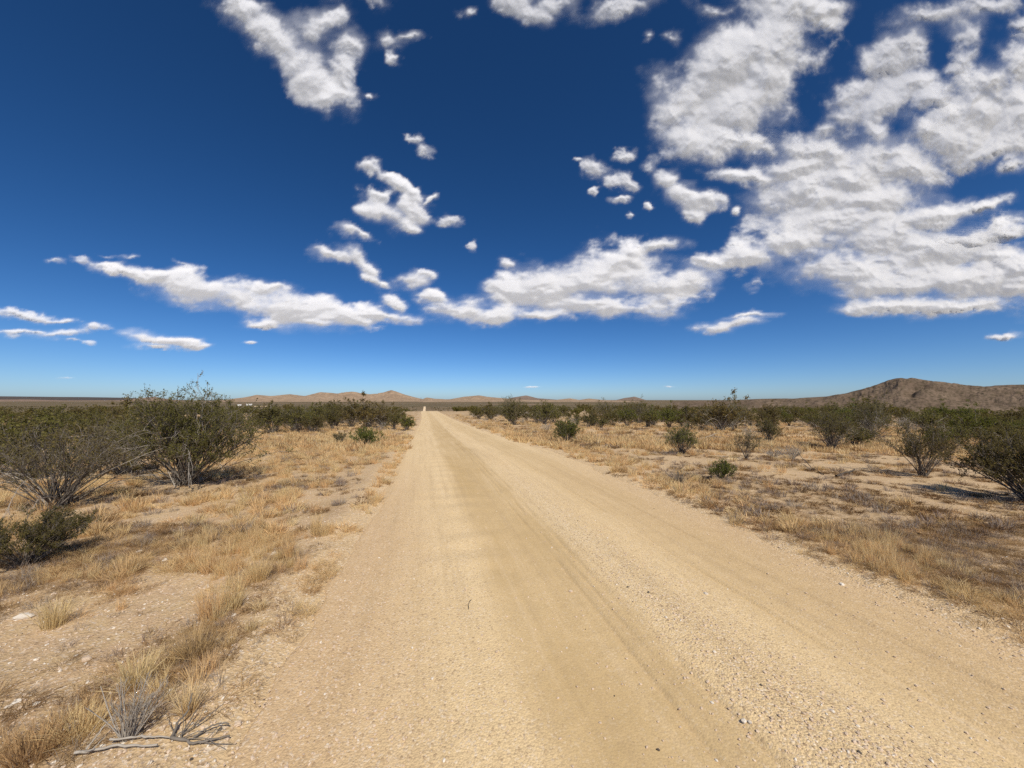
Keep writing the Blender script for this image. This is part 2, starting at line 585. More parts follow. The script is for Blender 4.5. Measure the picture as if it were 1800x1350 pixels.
def road_relief(s, y):
    """height of the road surface above the land at s metres from its left edge line"""
    e = 0.0
    n = fbm(s * 1.2, y * 0.35, 3, 51)
    z = 0.012 * n + 0.006 * fbm(s * 6, y * 4, 3, 52)
    z = z + 0.035 * np.exp(-((s - 2.55 - 0.10 * fbm(y * .5, y * 0, 2, 53)) / 0.30) ** 2)       # windrow of loose gravel
    z = z - 0.030 * np.exp(-((s - 1.85) / 0.42) ** 2) - 0.022 * np.exp(-((s - 3.6) / 0.5) ** 2)  # wheel tracks
    # washboard across the left side
    z = z + 0.0075 * np.sin(y * 2 * np.pi / 0.62 + 1.5 * fbm(s * .8, y * .3, 2, 54)) * np.exp(-((s - 1.25) / 0.45) ** 2) * smooth(2.2, 4, y) * smooth(-.3, .2, fbm(y * .4, s * .3, 2, 55))
    # tyre grooves
    for c, w, a, seed in ((2.06, .020, .014, 1), (2.16, .016, .011, 2), (2.26, .020, .014, 3), (3.30, .022, .017, 4), (3.40, .016, .012, 5), (3.85, .020, .011, 6), (1.55, .018, .007, 7)):
        cc = c + 0.05 * fbm(y * 0.35 + seed, y * 0 + seed, 2, 60 + seed)
        z = z - a * np.exp(-((s - cc) / w) ** 2) * smooth(-.35, .15, fbm(y * .9, y * 0 + seed * 3.3, 2, 70 + seed))
    return z


def build_road():
    ys = np.concatenate([np.arange(-7, 1.2, 0.35), np.geomspace(1.2, 980, 620)])
    ts = np.concatenate([[0, .004], np.linspace(.012, .988, 330), [.996, 1]])
    T, Y = np.meshgrid(ts, ys)
    L, Rr = road_left(Y), road_right(Y)
    X = L + (Rr - L) * T
    S = X + 0.75 - road_shift(Y)
    rise = road_relief(S, np.abs(Y)) * smooth(140, 40, Y)
    ed = np.minimum(T, 1 - T) * 4.8
    r = np.hypot(X, Y)
    lift = 0.0004 * np.clip(r - 60, 0, 1400)
    Zr = zbase(X, Y) + rise * smooth(0.0, 0.25, ed) - 0.09 * smooth(0.05, 0.0, ed) + 0.012 * smooth(0.0, 0.1, ed) + lift
    wob = 0.16 * fbm(Y * 0.35, Y * 0, 3, 81)
    track = smooth(1.15, 1.5, S + wob + 0.10 * fbm(S * 2, Y * .8, 3, 82)) * smooth(2.38, 2.2, S + wob * .5 + 0.06 * fbm(S * 3, Y * 1.2, 3, 83))
    track = track * (0.75 + 0.5 * fbm(S, Y * .5, 3, 84))
    t2 = smooth(2.95, 3.35, S + wob) * smooth(4.5, 3.9, S - wob) * 0.55
    track = np.clip(np.maximum(track, t2 * (0.8 + 0.6 * fbm(S * .8, Y * .4, 3, 85))), 0, 1)
    track = track * (1 - 0.45 * smooth(12, 60, Y))
    loose = np.clip(smooth(1.2, 0.1, S + wob) + .8 * smooth(2.9, 4.2, S), 0, 1) * smooth(14, 4, Y)  # loose gravel tone, with near and right-hand light falloff painted into the colour
    coarse = np.exp(-((S - 2.62 - wob) / .26) ** 2) * smooth(16, 5, Y) + .5 * smooth(4.1, 4.6, S)
    far = smooth(60, 220, Y)
    V = np.stack([X, Y, Zr], -1).reshape(-1, 3)
    me = mesh_np('road', V, grid_quads(len(ys), len(ts)), MR, True, {'track': track, 'loose': loose, 'far': far, 'mid': smooth(2.5, 14, Y), 'coarse': coarse})
    return obj('dirt_road', me, kind='structure', label='straight pale sandy dirt road with wheel tracks running to the horizon')


ground = build_ground()
road = build_road()


def sand_patch(label, px, py, rx, ry, seed, name='sand_patch', lift=.012):
    """a flat of bare pale sand lying on the soil, its rim ragged and sinking into the ground"""
    cx, cy = on_ground(px, py)
    a = np.linspace(0, 2 * np.pi, 64, endpoint=False)
    q = np.linspace(0, 1, 9)
    A, Qq = np.meshgrid(a, q)
    rim = 1 + .45 * fbm(np.cos(A) * 1.6 + seed, np.sin(A) * 1.6, 4, seed)
    X = cx + Qq * rx * rim * np.cos(A); Y = cy + Qq * ry * rim * np.sin(A)
    Zp = zground(X, Y) + lift * (1 - 3.5 * smooth(.7, 1.0, Qq))
    M_ = mesh_np(name, np.stack([X, Y, Zp], -1).reshape(-1, 3), grid_quads(9, 64, wrap=True), MR, True,
                 {'track': np.zeros(X.size), 'loose': np.zeros(X.size), 'far': np.full(X.size, .3), 'mid': np.full(X.size, .4), 'coarse': np.zeros(X.size)})
    return obj(name, M_, kind='structure', label=label)


sand_patch('pale bare sand patch beside the dark leafy bush', 1408, 766, 1.0, 1.2, 3)
sand_patch('pale bare strip behind the golden grass right of the road', 1135, 768, 1.3, .45, 5)
sand_patch('pale turnout touching the left edge of the road', 692, 767, .65, 1.2, 7)
sand_patch('small pale patch at the foot of the thin see-through bush', 1300, 806, .5, .25, 9)
sand_patch('long pale clearing far off on the plain left of the road', 588, 716.5, 26, 16, 11, 'clearing', .6)
sand_patch('second pale clearing far off behind the big left bush', 455, 714.5, 26, 22, 13, 'clearing', .6)


def road_z(x, y):
    s = x + 0.75 - road_shift(y)
    return zbase(x, y) + road_relief(s, np.abs(y)) * smooth(140, 40, y) + 0.012


def surf_z(x, y):
    e = corridor(x, y)
    return np.where(e < -0.03, road_z(x, y), zground(x, y))


# ------------------------------------------------------------------ hills
def hill(name, label, prof, R, depth, mat, seed, rough=0.22, n_az=None, freq=1.0, front=1.0):
    """prof: list of (px, ytop) crest outline; the ridge stands R metres away and is `depth` metres deep"""
    prof = np.array(prof, float)
    n_az = n_az or 420
    px = np.linspace(prof[0, 0], prof[-1, 0], n_az)
    yt = np.interp(px, prof[:, 0], prof[:, 1])
    kk = np.hanning(9); kk /= kk.sum()
    yt = np.convolve(np.pad(yt, 4, mode='edge'), kk, mode='valid')
    d = pdir(px, yt)
    hz = np.hypot(d[:, 0], d[:, 1])
    az = np.arctan2(d[:, 0], d[:, 1])
    ztop = CAM_Z + R * d[:, 2] / hz
    nv = 61
    v = np.linspace(-1, 1, nv)
    Vv, Az = np.meshgrid(v, az, indexing='ij')
    ridge = 0.30 * fbm(Az * 7, Az * 0 + seed, 2, seed)
    rr = R + depth * (Vv + ridge * (1 - Vv ** 2))
    X, Y = rr * np.sin(Az), rr * np.cos(Az)
    zb = zbase(X, Y) - 1.0
    crest = np.tile(ztop, (nv, 1))
    shape = np.clip(1 - np.abs(Vv) ** 1.15, 0, 1) ** 1.15
    sc_ = depth
    nse = fbm(X / sc_ * 3.0 * freq, Y / sc_ * 3.0 * freq, 6, seed + 3, 0.55)
    gul = np.abs(fbm(X / sc_ * 2.2 * freq, Y / sc_ * 2.2 * freq, 4, seed + 9))
    env = np.clip(1 - Vv ** 2, 0, 1) * (1 - np.exp(-((Vv) / .12) ** 2) * .75)
    Hh = np.maximum(crest - zb, 0)
    Zh = zb + Hh * shape + Hh * env * (rough * 1.1 * nse - rough * 1.2 * (gul - 0.15))
    Zh = np.minimum(Zh, zb + Hh * (1.0 + 0.0 * shape))
    Vt = np.stack([X, Y, Zh], -1).reshape(-1, 3)
    me = mesh_np(name, Vt, grid_quads(nv, n_az), mat, True)
    return obj(name, me, kind='structure', label=label)


MH_L = hill_mat('range_rock', (0.330, 0.235, 0.160), (0.415, 0.305, 0.210), (0.20, 0.150, 0.10), 0.030, 0.35)
MH_M = hill_mat('mesa_rock', (0.22, 0.16, 0.125), (0.36, 0.25, 0.185), (0.15, 0.115, 0.09), 0.02, 0.3)
MH_P = hill_mat('far_rock', (0.20, 0.150, 0.120), (0.26, 0.195, 0.155), (0.14, 0.11, 0.09), 0.02, 0.3)
MH_R = hill_mat('hill_rock', (0.145, 0.104, 0.075), (0.220, 0.162, 0.118), (0.070, 0.057, 0.034), 0.20, 0.75)
MH_D = hill_mat('mesa_dark', (0.085, 0.075, 0.07), (0.12, 0.10, 0.09), (0.075, 0.065, 0.06), 0.02, 0.3)

hill('mesa', 'long flat dark mesa on the horizon at far left', [(-320, 698), (-100, 697), (0, 696.5), (90, 697.5), (150, 698), (215, 699), (300, 702), (360, 705)], 9000, 900, MH_D, 3, 0.10)
hill('low_hills', 'pinkish low rise in front of the far left mesa', [(-320, 703), (-60, 702.5), (40, 702), (120, 704), (200, 704.5), (255, 699), (270, 697), (285, 700), (330, 705)], 5200, 700, MH_M, 5, 0.2)
hill('hill_range', 'reddish tan range of rocky hills left of the road', [(330, 708), (400, 702), (425, 699), (452, 694), (475, 696), (510, 693), (535, 696), (563, 689.5), (592, 691.5), (618, 688.5), (650, 693), (668, 691), (688, 685.5), (706, 692), (728, 698), (745, 702), (770, 708)], 3600, 620, MH_L, 7, 0.34, 520, 1.6)
hill('hill_range', 'low reddish tan hills right of the road end', [(735, 705), (750, 698.5), (765, 701), (790, 702), (815, 697.5), (842, 695), (862, 698), (885, 700), (905, 702), (940, 703), (975, 703), (1003, 700), (1018, 703), (1035, 700.5), (1060, 703), (1085, 704), (1130, 706)], 3100, 520, MH_L, 17, 0.34, 420, 1.6)
hill('purple_hill', 'small bluish purple hill far behind the road end', [(880, 705), (900, 699), (925, 695), (945, 700), (985, 703), (1010, 706)], 8000, 700, MH_P, 23, 0.25, 160)
hill('purple_hill', 'faint far hill behind the shrubs right of centre', [(1080, 704), (1098, 699.5), (1115, 697), (1135, 703), (1160, 707)], 7000, 600, MH_P, 29, 0.25, 160)
hill('rocky_hill', 'dark brown rocky hill with rounded summit at right', [(1180, 706), (1290, 703), (1340, 701), (1400, 700), (1450, 697), (1490, 690), (1530, 680), (1560, 668), (1580, 663.5), (1600, 664.5), (1630, 669), (1670, 673), (1715, 679), (1745, 677.5), (1790, 676), (1850, 676), (1950, 682), (2100, 690), (2250, 702)], 900, 210, MH_R, 37, 0.30, 760, 2.2)


# ------------------------------------------------------------------ shrubs
def lerp_poly(P, idx, t):
    K = P.shape[1]
    f = np.clip(t, 0, 0.9999) * (K - 1)
    k = f.astype(int); f = (f - k)[:, None]
    a = P[idx, k]; b = P[idx, k + 1]
    return a * (1 - f) + b * f, norm(b - a)


def runit(g, n):
    return norm(g.normal(size=(n, 3)))


def bush(seed, H, Rx, stems=40, nb=5, nt=4, nl=14, leaf=0.018, leafw=0.5, rad=0.011, vshape=0.5, bare=0.30, lean=(0, 0),
         sprigs=0, dead=0, lo=0.12, jitter=0.05, sides=4, twig=(.06, .12), fill=1.0, low=0.0):
    g = np.random.default_rng(seed)
    n = stems
    phi = g.uniform(0, 2 * np.pi, n)
    rho = Rx * g.uniform(lo, 1, n) ** 0.75 * g.uniform(.8, 1.08, n)
    zt = H * (bare * g.uniform(.4, 1.2, n) + (1 - bare) * np.sqrt(np.clip(1 - (rho / Rx / 1.08) ** 2, 0.03, 1))) * g.uniform(.78, 1.04, n)
    tip = np.stack([rho * np.cos(phi) + lean[0] * zt, rho * np.sin(phi) + lean[1] * zt, zt], -1)
    base = np.stack([g.normal(0, .05 * Rx, n), g.normal(0, .05 * Rx, n), np.full(n, -0.03)], -1)
    ctrl = base * .5 + tip * np.array([1 - vshape, 1 - vshape, .55 + .1]) * .85 + g.normal(0, .07 * H, (n, 3))
    K = 9
    t = np.linspace(0, 1, K)[None, :, None]
    P = (1 - t) ** 2 * base[:, None] + 2 * t * (1 - t) * ctrl[:, None] + t * t * tip[:, None]
    wob = np.cumsum(g.normal(0, jitter * H / K, (n, K, 3)), axis=1)
    wob[:, 0] = 0
    P = P + wob
    P[..., 2] = np.maximum(P[..., 2], -0.03 + 0.03 * np.arange(K)[None, :])
    r0 = rad * g.uniform(.55, 1.25, n)
    Rr = r0[:, None] * np.linspace(1, .28, K)[None]
    wood = [tubes(P, Rr, sides)]
    # branches
    m = n * nb
    idx = np.repeat(np.arange(n), nb)
    tb = g.uniform(.38, .98, m)
    st, tg = lerp_poly(P, idx, tb)
    dr = norm(tg * .75 + runit(g, m) * .75 + np.array([0, 0, .22]))
    Lb = H * g.uniform(.14, .30, m) * (1.15 - .5 * tb)
    Kb = 5
    s = np.linspace(0, 1, Kb)[None, :, None]
    B = st[:, None] + dr[:, None] * Lb[:, None, None] * s + np.array([0, 0, .16]) * (Lb[:, None, None] * s ** 2) + np.cumsum(g.normal(0, .035, (m, Kb, 3)) * Lb[:, None, None], 1) * (s > 0)
    wood.append(tubes(B, (r0[idx] * .45)[:, None] * np.linspace(1, .4, Kb)[None], 3))
    # twigs
    q = m * nt
    ib = np.repeat(np.arange(m), nt)
    tt = g.uniform(.25, 1, q)
    st2, tg2 = lerp_poly(B, ib, tt)
    dr2 = norm(tg2 * .6 + runit(g, q) * .8 + np.array([0, 0, .3]))
    Lt = H * g.uniform(twig[0], twig[1], q)
    Kt = 3
    s = np.linspace(0, 1, Kt)[None, :, None]
    W = st2[:, None] + dr2[:, None] * Lt[:, None, None] * s + np.array([0, 0, .12]) * Lt[:, None, None] * s ** 2
    wood.append(tubes(W, (r0[idx][ib] * .20)[:, None] * np.linspace(1, .5, Kt)[None], 3))
    # leaves
    keep = (g.uniform(size=q) < smooth(.10 - low, .42 - low, st2[:, 2] / H) * fill + .05)
    clump = g.uniform(.35, 1.0, q)
    leaves = None
    if nl > 0:
        iw = np.repeat(np.nonzero(keep)[0], nl)
        iw = iw[g.uniform(size=len(iw)) < clump[iw]]
        z = len(iw)
        sp, tw = lerp_poly(W, iw, g.uniform(.1, 1, z))
        sp = sp + runit(g, z) * leaf * g.uniform(.2, 1.1, (z, 1))
        d = norm(tw * .5 + runit(g, z) + np.array([0, 0, .25]))
        sd_ = norm(np.cross(d, runit(g, z)))
        ls = leaf * g.uniform(.6, 1.35, (z, 1))
        V = np.stack([sp - d * ls * .5, sp + sd_ * ls * .5 * leafw, sp + d * ls * .5, sp - sd_ * ls * .5 * leafw], 1).reshape(-1, 3)
        leaves = (V, np.arange(z * 4).reshape(-1, 4))
    spr = None
    if sprigs:      # long sparse shoots rising above the crown
        a = g.uniform(0, 2 * np.pi, sprigs)
        b0 = np.stack([Rx * .35 * np.cos(a) * g.uniform(0, 1, sprigs), Rx * .35 * np.sin(a) * g.uniform(0, 1, sprigs), np.full(sprigs, H * .5)], -1)
        t0 = b0 + np.stack([g.normal(0, .22, sprigs), g.normal(0, .22, sprigs), H * g.uniform(.55, .85, sprigs)], -1)
        u = np.linspace(0, 1, 7)[None, :, None]
        S = b0[:, None] * (1 - u) + t0[:, None] * u + np.cumsum(g.normal(0, .02 * H, (sprigs, 7, 3)), 1) * (u > 0)
        parts = [tubes(S, np.full((sprigs, 7), rad * .5) * np.linspace(1, .3, 7)[None], 4)]
        k = sprigs * 7
        ii = np.repeat(np.arange(sprigs), 7)
        p0, tgn = lerp_poly(S, ii, g.uniform(.55, 1, k))
        dd = norm(tgn * .5 + runit(g, k) * .8 + np.array([0, 0, .3]))
        LL = g.uniform(.08, .2, k) * H * .7
        u = np.linspace(0, 1, 4)[None, :, None]
        S2 = p0[:, None] + dd[:, None] * LL[:, None, None] * u + np.cumsum(g.normal(0, .01, (k, 4, 3)), 1) * (u > 0)
        parts.append(tubes(S2, np.full((k, 4), rad * .22), 3))
        spr = [merge([tubes(S[q_:q_ + 1], np.full((1, 7), rad * .75) * np.linspace(1, .3, 7)[None], 4), tubes(S2[q_ * 7:q_ * 7 + 7], np.full((7, 4), rad * .22), 3)]) for q_ in range(sprigs)]
        if nl > 0:
            nn = k * 26
            jj = np.repeat(np.arange(k), 26)
            jj = jj[np.repeat(g.uniform(size=k) < .75, 26)]
            z = len(jj)
            sp, tw = lerp_poly(S2, jj, g.uniform(.4, 1, z))
            sp = sp + runit(g, z) * leaf * 1.6 * g.uniform(0, 1, (z, 1))
            d = norm(runit(g, z) + tw * .4)
            sd_ = norm(np.cross(d, runit(g, z)))
            ls = leaf * g.uniform(.6, 1.2, (z, 1))
            V = np.stack([sp - d * ls * .5, sp + sd_ * ls * .5 * leafw, sp + d * ls * .5, sp - sd_ * ls * .5 * leafw], 1).reshape(-1, 3)
            leaves = merge([leaves, (V, np.arange(z * 4).reshape(-1, 4))])
    dd_ = None
    if dead:        # bleached bare limbs arching out of the crown
        a = g.uniform(0, 2 * np.pi, dead)
        rr_ = Rx * g.uniform(.5, 1.25, dead)
        tz = H * g.uniform(.05, .95, dead)
        b0 = np.stack([g.normal(0, .06 * Rx, dead), g.normal(0, .06 * Rx, dead), np.zeros(dead)], -1)
        tp = np.stack([rr_ * np.cos(a), rr_ * np.sin(a), tz], -1)
        ct = tp * np.array([.45, .45, 0]) + np.array([0, 0, 1]) * (H * g.uniform(.35, .9, dead))[:, None]
        u = np.linspace(0, 1, 9)[None, :, None]
        D = (1 - u) ** 2 * b0[:, None] + 2 * u * (1 - u) * ct[:, None] + u * u * tp[:, None] + np.cumsum(g.normal(0, .012 * H, (dead, 9, 3)), 1) * (u > 0)
        parts = [tubes(D, (rad * g.uniform(.5, .95, dead))[:, None] * np.linspace(1, .25, 9)[None], 4)]
        k = dead * 5
        ii = np.repeat(np.arange(dead), 5)
        p0, tgn = lerp_poly(D, ii, g.uniform(.4, 1, k))
        de = norm(tgn * .7 + runit(g, k) * .7)
        LL = g.uniform(.08, .22, k) * H
        u = np.linspace(0, 1, 4)[None, :, None]
        D2 = p0[:, None] + de[:, None] * LL[:, None, None] * u + np.cumsum(g.normal(0, .02 * H, (k, 4, 3)), 1) * (u > 0)
        parts.append(tubes(D2, np.full((k, 4), rad * .3) * np.linspace(1, .4, 4)[None], 3))
        rd_ = rad * g.uniform(.5, .95, dead)
        dd_ = [merge([tubes(D[q_:q_ + 1], rd_[q_:q_ + 1, None] * np.linspace(1, .25, 9)[None], 4), tubes(D2[q_ * 5:q_ * 5 + 5], np.full((5, 4), rad * .3) * np.linspace(1, .4, 4)[None], 3)]) for q_ in range(dead)]
    return merge(wood), leaves, spr, dd_


def bush_meshes(name, mats, *a, joined=False, **kw):
    w, l, s, d = bush(*a, **kw)
    out = [('branches', mesh_np(name + '_branches', w[0], w[1], mats[1], True))]
    if l is not None:
        out.append(('foliage', mesh_np(name + '_foliage', l[0], l[1], mats[0])))
    for pn, lst in (('shoot', s), ('dead_limb', d)):
        if lst is None:
            continue
        if joined:
            lst = [merge(lst)]; pn += 's'
        for v, q in lst:
            out.append((pn, mesh_np(name + '_' + pn, v, q, M_DEAD, True)))
    return out


def place(name, meshes, x, y, rot, scl, label, cat, group=None, dz=0.0):
    e = bpy.data.objects.new(name, None)
    e.empty_display_size = 0.3
    col.objects.link(e)
    e.location = (x, y, float(zground(x, y)) + dz)
    e.rotation_euler = (0, 0, rot)
    e.scale = (scl, scl, scl) if np.isscalar(scl) else scl
    e['label'] = label; e['category'] = cat
    if group: e['group'] = group
    for pn, me in meshes:
        obj(pn, me, e)
    return e


def unique_bush(label, px, py, top, x0, x1, mats, seed, name='creosote_bush', group=None, hmul=1.0, **kw):
    x, y = on_ground(px, py)
    d = depth_of(x, y)
    H = (py - top) / PX_F * d * hmul
    Rx = (x1 - x0) / 2 / PX_F * d * 0.92
    ms = bush_meshes(name, mats, seed, H, Rx, **kw)
    return place(name, ms, x, y, 0.0, 1.0, label, 'bush', group)


C, G, D, B = (M_LEAF, M_WOOD), (M_LEAF_G, M_WOOD), (M_LEAF_D, M_WOOD), (M_LEAF_B, M_WOOD)
taken = []


def ub(label, px, py, top, x0, x1, *a, **k):
    x, y = on_ground(px, py)
    taken.append((x, y, (x1 - x0) / 2 / PX_F * depth_of(x, y)))
    return unique_bush(label, px, py, top, x0, x1, *a, **k)


ub('big dark green creosote bush with bare white twigs above, left of road', 328, 852, 704, 200, 500, C, 101, stems=95, nb=7, nt=5, nl=20,
   leaf=.028, rad=.012, bare=.22, sprigs=5, dead=18, lo=.03, low=.06, jitter=.09)
ub('sparse grey-stemmed creosote bush at left edge with stems fanning right', 100, 893, 748, -60, 250, B, 102, stems=60, nb=6, nt=5, nl=9,
   leaf=.022, rad=.010, bare=.12, dead=14, lean=(.12, 0), fill=.8, low=.05)
ub('low feathery olive bush at left frame edge, nearest the camera', 45, 992, 905, -60, 150, D, 103, stems=80, nb=6, nt=5, nl=14,
   leaf=.014, rad=.005, bare=.15, low=.1, lean=(.05, .0))
ub('low round green bush beside a grey one, left of the road', 645, 784, 752, 600, 674, G, 104, stems=46, nb=5, nt=4, nl=10, leaf=.035, rad=.009, bare=.12, low=.2, lo=.04, vshape=.35)
ub('small grey-green bush touching the low round green bush', 600, 780, 760, 578, 622, D, 105, stems=30, nb=4, nt=4, nl=5, leaf=.03, rad=.008, bare=.4)
ub('bright green rounded bush touching the left edge of the road', 714, 758, 734, 696, 730, G, 106, stems=40, nb=4, nt=4, nl=9, leaf=.06, rad=.012, bare=.12, low=.2, lo=.04)
ub('olive bush just behind the bright green roadside bush', 692, 755, 728, 668, 712, C, 107, stems=36, nb=4, nt=4, nl=8, leaf=.06, rad=.014, bare=.12, low=.2, lo=.04)
ub('compact dark green bush standing alone right of the road', 996, 779, 739, 966, 1026, G, 108, stems=60, nb=6, nt=5, nl=12, leaf=.030, rad=.010, bare=.12, low=.2, lo=.04, vshape=.3)
ub('fan-shaped green bush in front of a fallen grey branch', 1198, 799, 752, 1166, 1232, G, 109, stems=60, nb=6, nt=4, nl=10, leaf=.022, rad=.008, bare=.45, vshape=.3)
ub('smallest dark green bush, low in the brown grass on the right', 1267, 843, 810, 1241, 1295, G, 110, stems=46, nb=5, nt=4, nl=10, leaf=.020, rad=.006, bare=.12, low=.2, lo=.04, lean=(.25, 0))
ub('dark leafy bush beside the pale bare sand patch on the right', 1353, 778, 740, 1330, 1380, C, 111, stems=46, nb=5, nt=4, nl=9, leaf=.030, rad=.010, bare=.12, low=.2, lo=.04)
ub('thin see-through olive bush left of the pale sand patch', 1311, 807, 757, 1280, 1336, D, 112, stems=22, nb=5, nt=4, nl=7, leaf=.024, rad=.008, bare=.45)
ub('spreading olive bush with arching grey stems right of the sand patch', 1462, 788, 722, 1432, 1524, C, 113, stems=60, nb=5, nt=4, nl=11, leaf=.034, rad=.012, bare=.2, low=.12, dead=8)
ub('tall olive bush close behind the spreading one on the right', 1530, 775, 706, 1480, 1572, C, 114, stems=56, nb=5, nt=4, nl=11, leaf=.042, rad=.014, bare=.2, low=.12, dead=8, sprigs=2)
ub('open V-shaped creosote bush with bare grey stems on golden grass', 1622, 838, 748, 1546, 1684, D, 115, stems=34, nb=7, nt=5, nl=10, leaf=.026, rad=.010, bare=.62, vshape=.62, lo=.15)
ub('dark dense creosote bush cut by the right frame edge', 1818, 884, 756, 1706, 1930, D, 116, stems=62, nb=8, nt=5, nl=13, leaf=.030, rad=.012, bare=.36, vshape=.45)
ub('dark bush with two tall wispy shoots rising above the horizon', 1284, 750, 706, 1238, 1336, C, 117, stems=60, nb=5, nt=4, nl=10, leaf=.055, rad=.018, bare=.2, low=.12, sprigs=5, dead=14)
ub('tall airy olive bush near the right edge of the far road', 897, 741, 700, 866, 937, C, 118, stems=60, nb=5, nt=4, nl=10, leaf=.06, rad=.018, bare=.12, low=.2, lo=.04)
ub('wide dark bush with a tangle of grey dead limbs at its foot', 1120, 744, 705, 1082, 1168, C, 119, stems=60, nb=5, nt=4, nl=10, leaf=.055, rad=.018, bare=.2, low=.12, dead=22, sprigs=2)
ub('dark bush left of the wide one with dead limbs', 1062, 741, 706, 1032, 1096, C, 120, stems=50, nb=5, nt=4, nl=10, leaf=.055, rad=.018, bare=.2, low=.12, dead=12, sprigs=2)
ub('dark green bush half way to the far scrub, left of the road', 584, 757, 716, 562, 604, C, 121, stems=40, nb=5, nt=4, nl=9, leaf=.06, rad=.015, bare=.12, low=.2, lo=.04)
ub('round olive bush right behind the big creosote bush on the left', 520, 757, 714, 478, 560, C, 122, stems=56, nb=5, nt=4, nl=8, leaf=.05, rad=.018, bare=.2, low=.12, dead=10)

# shrubs of the middle distance: a few kinds, copied one by one
KINDS = []
for i in range(7):
    KINDS.append(bush_meshes('mid_bush', (C, D, C, G, D, B, (M_LEAF_B, M_DEAD))[i], 200 + i, 1.5, 1.0 + .12 * (i % 3), stems=34, nb=5, nt=3, nl=9 if i < 6 else 0, leaf=.070, leafw=.6, rad=.014, low=.14, lo=.04,
                             bare=(.2, .3, .12, .25, .2, .15, .3)[i], sides=3, dead=(6, 0, 8, 0, 5, 6, 0)[i], sprigs=(0, 2, 0, 1, 0, 2, 0)[i], joined=True))

LOOK = ('olive bush with grey limbs', 'dark olive bush with bare shoots', 'dense olive bush with pale limbs', 'fresh green bush with bare shoot',
        'dark bush with dead limbs', 'brownish bush with dead limbs', 'grey leafless bush')
MARKS = ((110, 'left of the big creosote bush'), (300, 'behind the big creosote bush'), (470, 'right of and behind the big bush'), (570, 'right of the big creosote bush'),
         (650, 'behind the low round green bush'), (760, 'beside the far road on its left'), (850, 'beside the far road on its right'), (940, 'around the tall airy bush'),
         (1040, 'behind the compact dark green bush'), (1140, 'behind the dead-limbed dark bushes'), (1240, 'behind the fan-shaped bush'), (1340, 'behind the wispy-shoot bush'),
         (1440, 'behind the pale sand patch'), (1540, 'behind the spreading olive bush'), (1680, 'behind the V-shaped bush'), (9999, 'behind the right edge bush'))


def mid_label(k, s, px, dep, dr):
    size = 'tall ' if s > 1.2 else ('low ' if s < .92 else '')
    t = math.log(dep / dr[0]) / math.log(dr[1] / dr[0])
    row = 'front row' if t < .33 else ('middle row' if t < .66 else 'far row')
    mark = [m for lim, m in MARKS if px < lim][0]
    return '%s%s, %s, %s' % (size, LOOK[k], row, mark)


g = np.random.default_rng(99)
mid = []
tries = 0
zones = [  # px range, depth range, how many, label, group
    ((-60, 250), (8.5, 26), 26, 'dark olive creosote bush in the thicket behind the left edge bushes', 'bushes in the left thicket'),
    ((455, 735), (24, 60), 46, 'creosote bush in the green band left of the far road', 'bushes left of the far road'),
    ((-100, 480), (26, 70), 40, 'creosote bush in the far left scrub below the mesa', 'bushes in the far left scrub'),
    ((780, 1240), (30, 75), 62, 'creosote bush in the green band right of the far road', 'bushes right of the far road'),
    ((1240, 1480), (26, 70), 40, 'creosote bush in the green band left of the rocky hill', 'bushes left of the rocky hill'),
    ((1440, 1960), (15, 52), 66, 'dark creosote bush in the thick band below the rocky hill', 'bushes below the rocky hill'),
]
for (pr, dr, cnt, lab, grp) in zones:
    made = 0
    for _ in range(cnt * 60):
        if made >= cnt:
            break
        px = g.uniform(*pr); dep = math.exp(g.uniform(math.log(dr[0]), math.log(dr[1])))
        u = (px - 900) / PX_F
        x, y = dep * (_F[0] + u * _R[0]), dep * (_F[1] + u * _R[1])
        e = float(corridor(np.array(x), np.array(y)))
        rb = g.uniform(.6, 1.32)
        if e < 1.6 + (0.02 * dep):
            continue
        if any((x - a) ** 2 + (y - b) ** 2 < (0.75 * (rb + c)) ** 2 for a, b, c in taken):
            continue
        taken.append((x, y, rb * .9))
        k = int(g.choice([0, 1, 2, 3, 4, 5, 6], p=[.19, .15, .19, .12, .13, .12, .10])) if 'thicket' not in lab else int(g.choice([0, 2, 5, 4, 6]))
        s = rb * (1.06 if dep > 24 else .78) * (1.05 if px > 1440 else 1.0) * (.6 if k == 6 else 1.0)
        lab = mid_label(k, s, px, dep, dr)
        place('creosote_bush', KINDS[k], x, y, g.uniform(0, 6.28), (s * g.uniform(1.0, 1.35), s * g.uniform(1.0, 1.35), s * g.uniform(.72, 1.12)), lab, 'bush', 'creosote bushes of the middle distance')
        made += 1


# ------------------------------------------------------------------ instanced ground cover ("stuff")
def proto_collection(name, meshes):
    c = bpy.data.collections.new(name)
    for i, me in enumerate(meshes):
        o = bpy.data.objects.new('%s_%02d' % (name, i), me)
        c.objects.link(o)
    return c


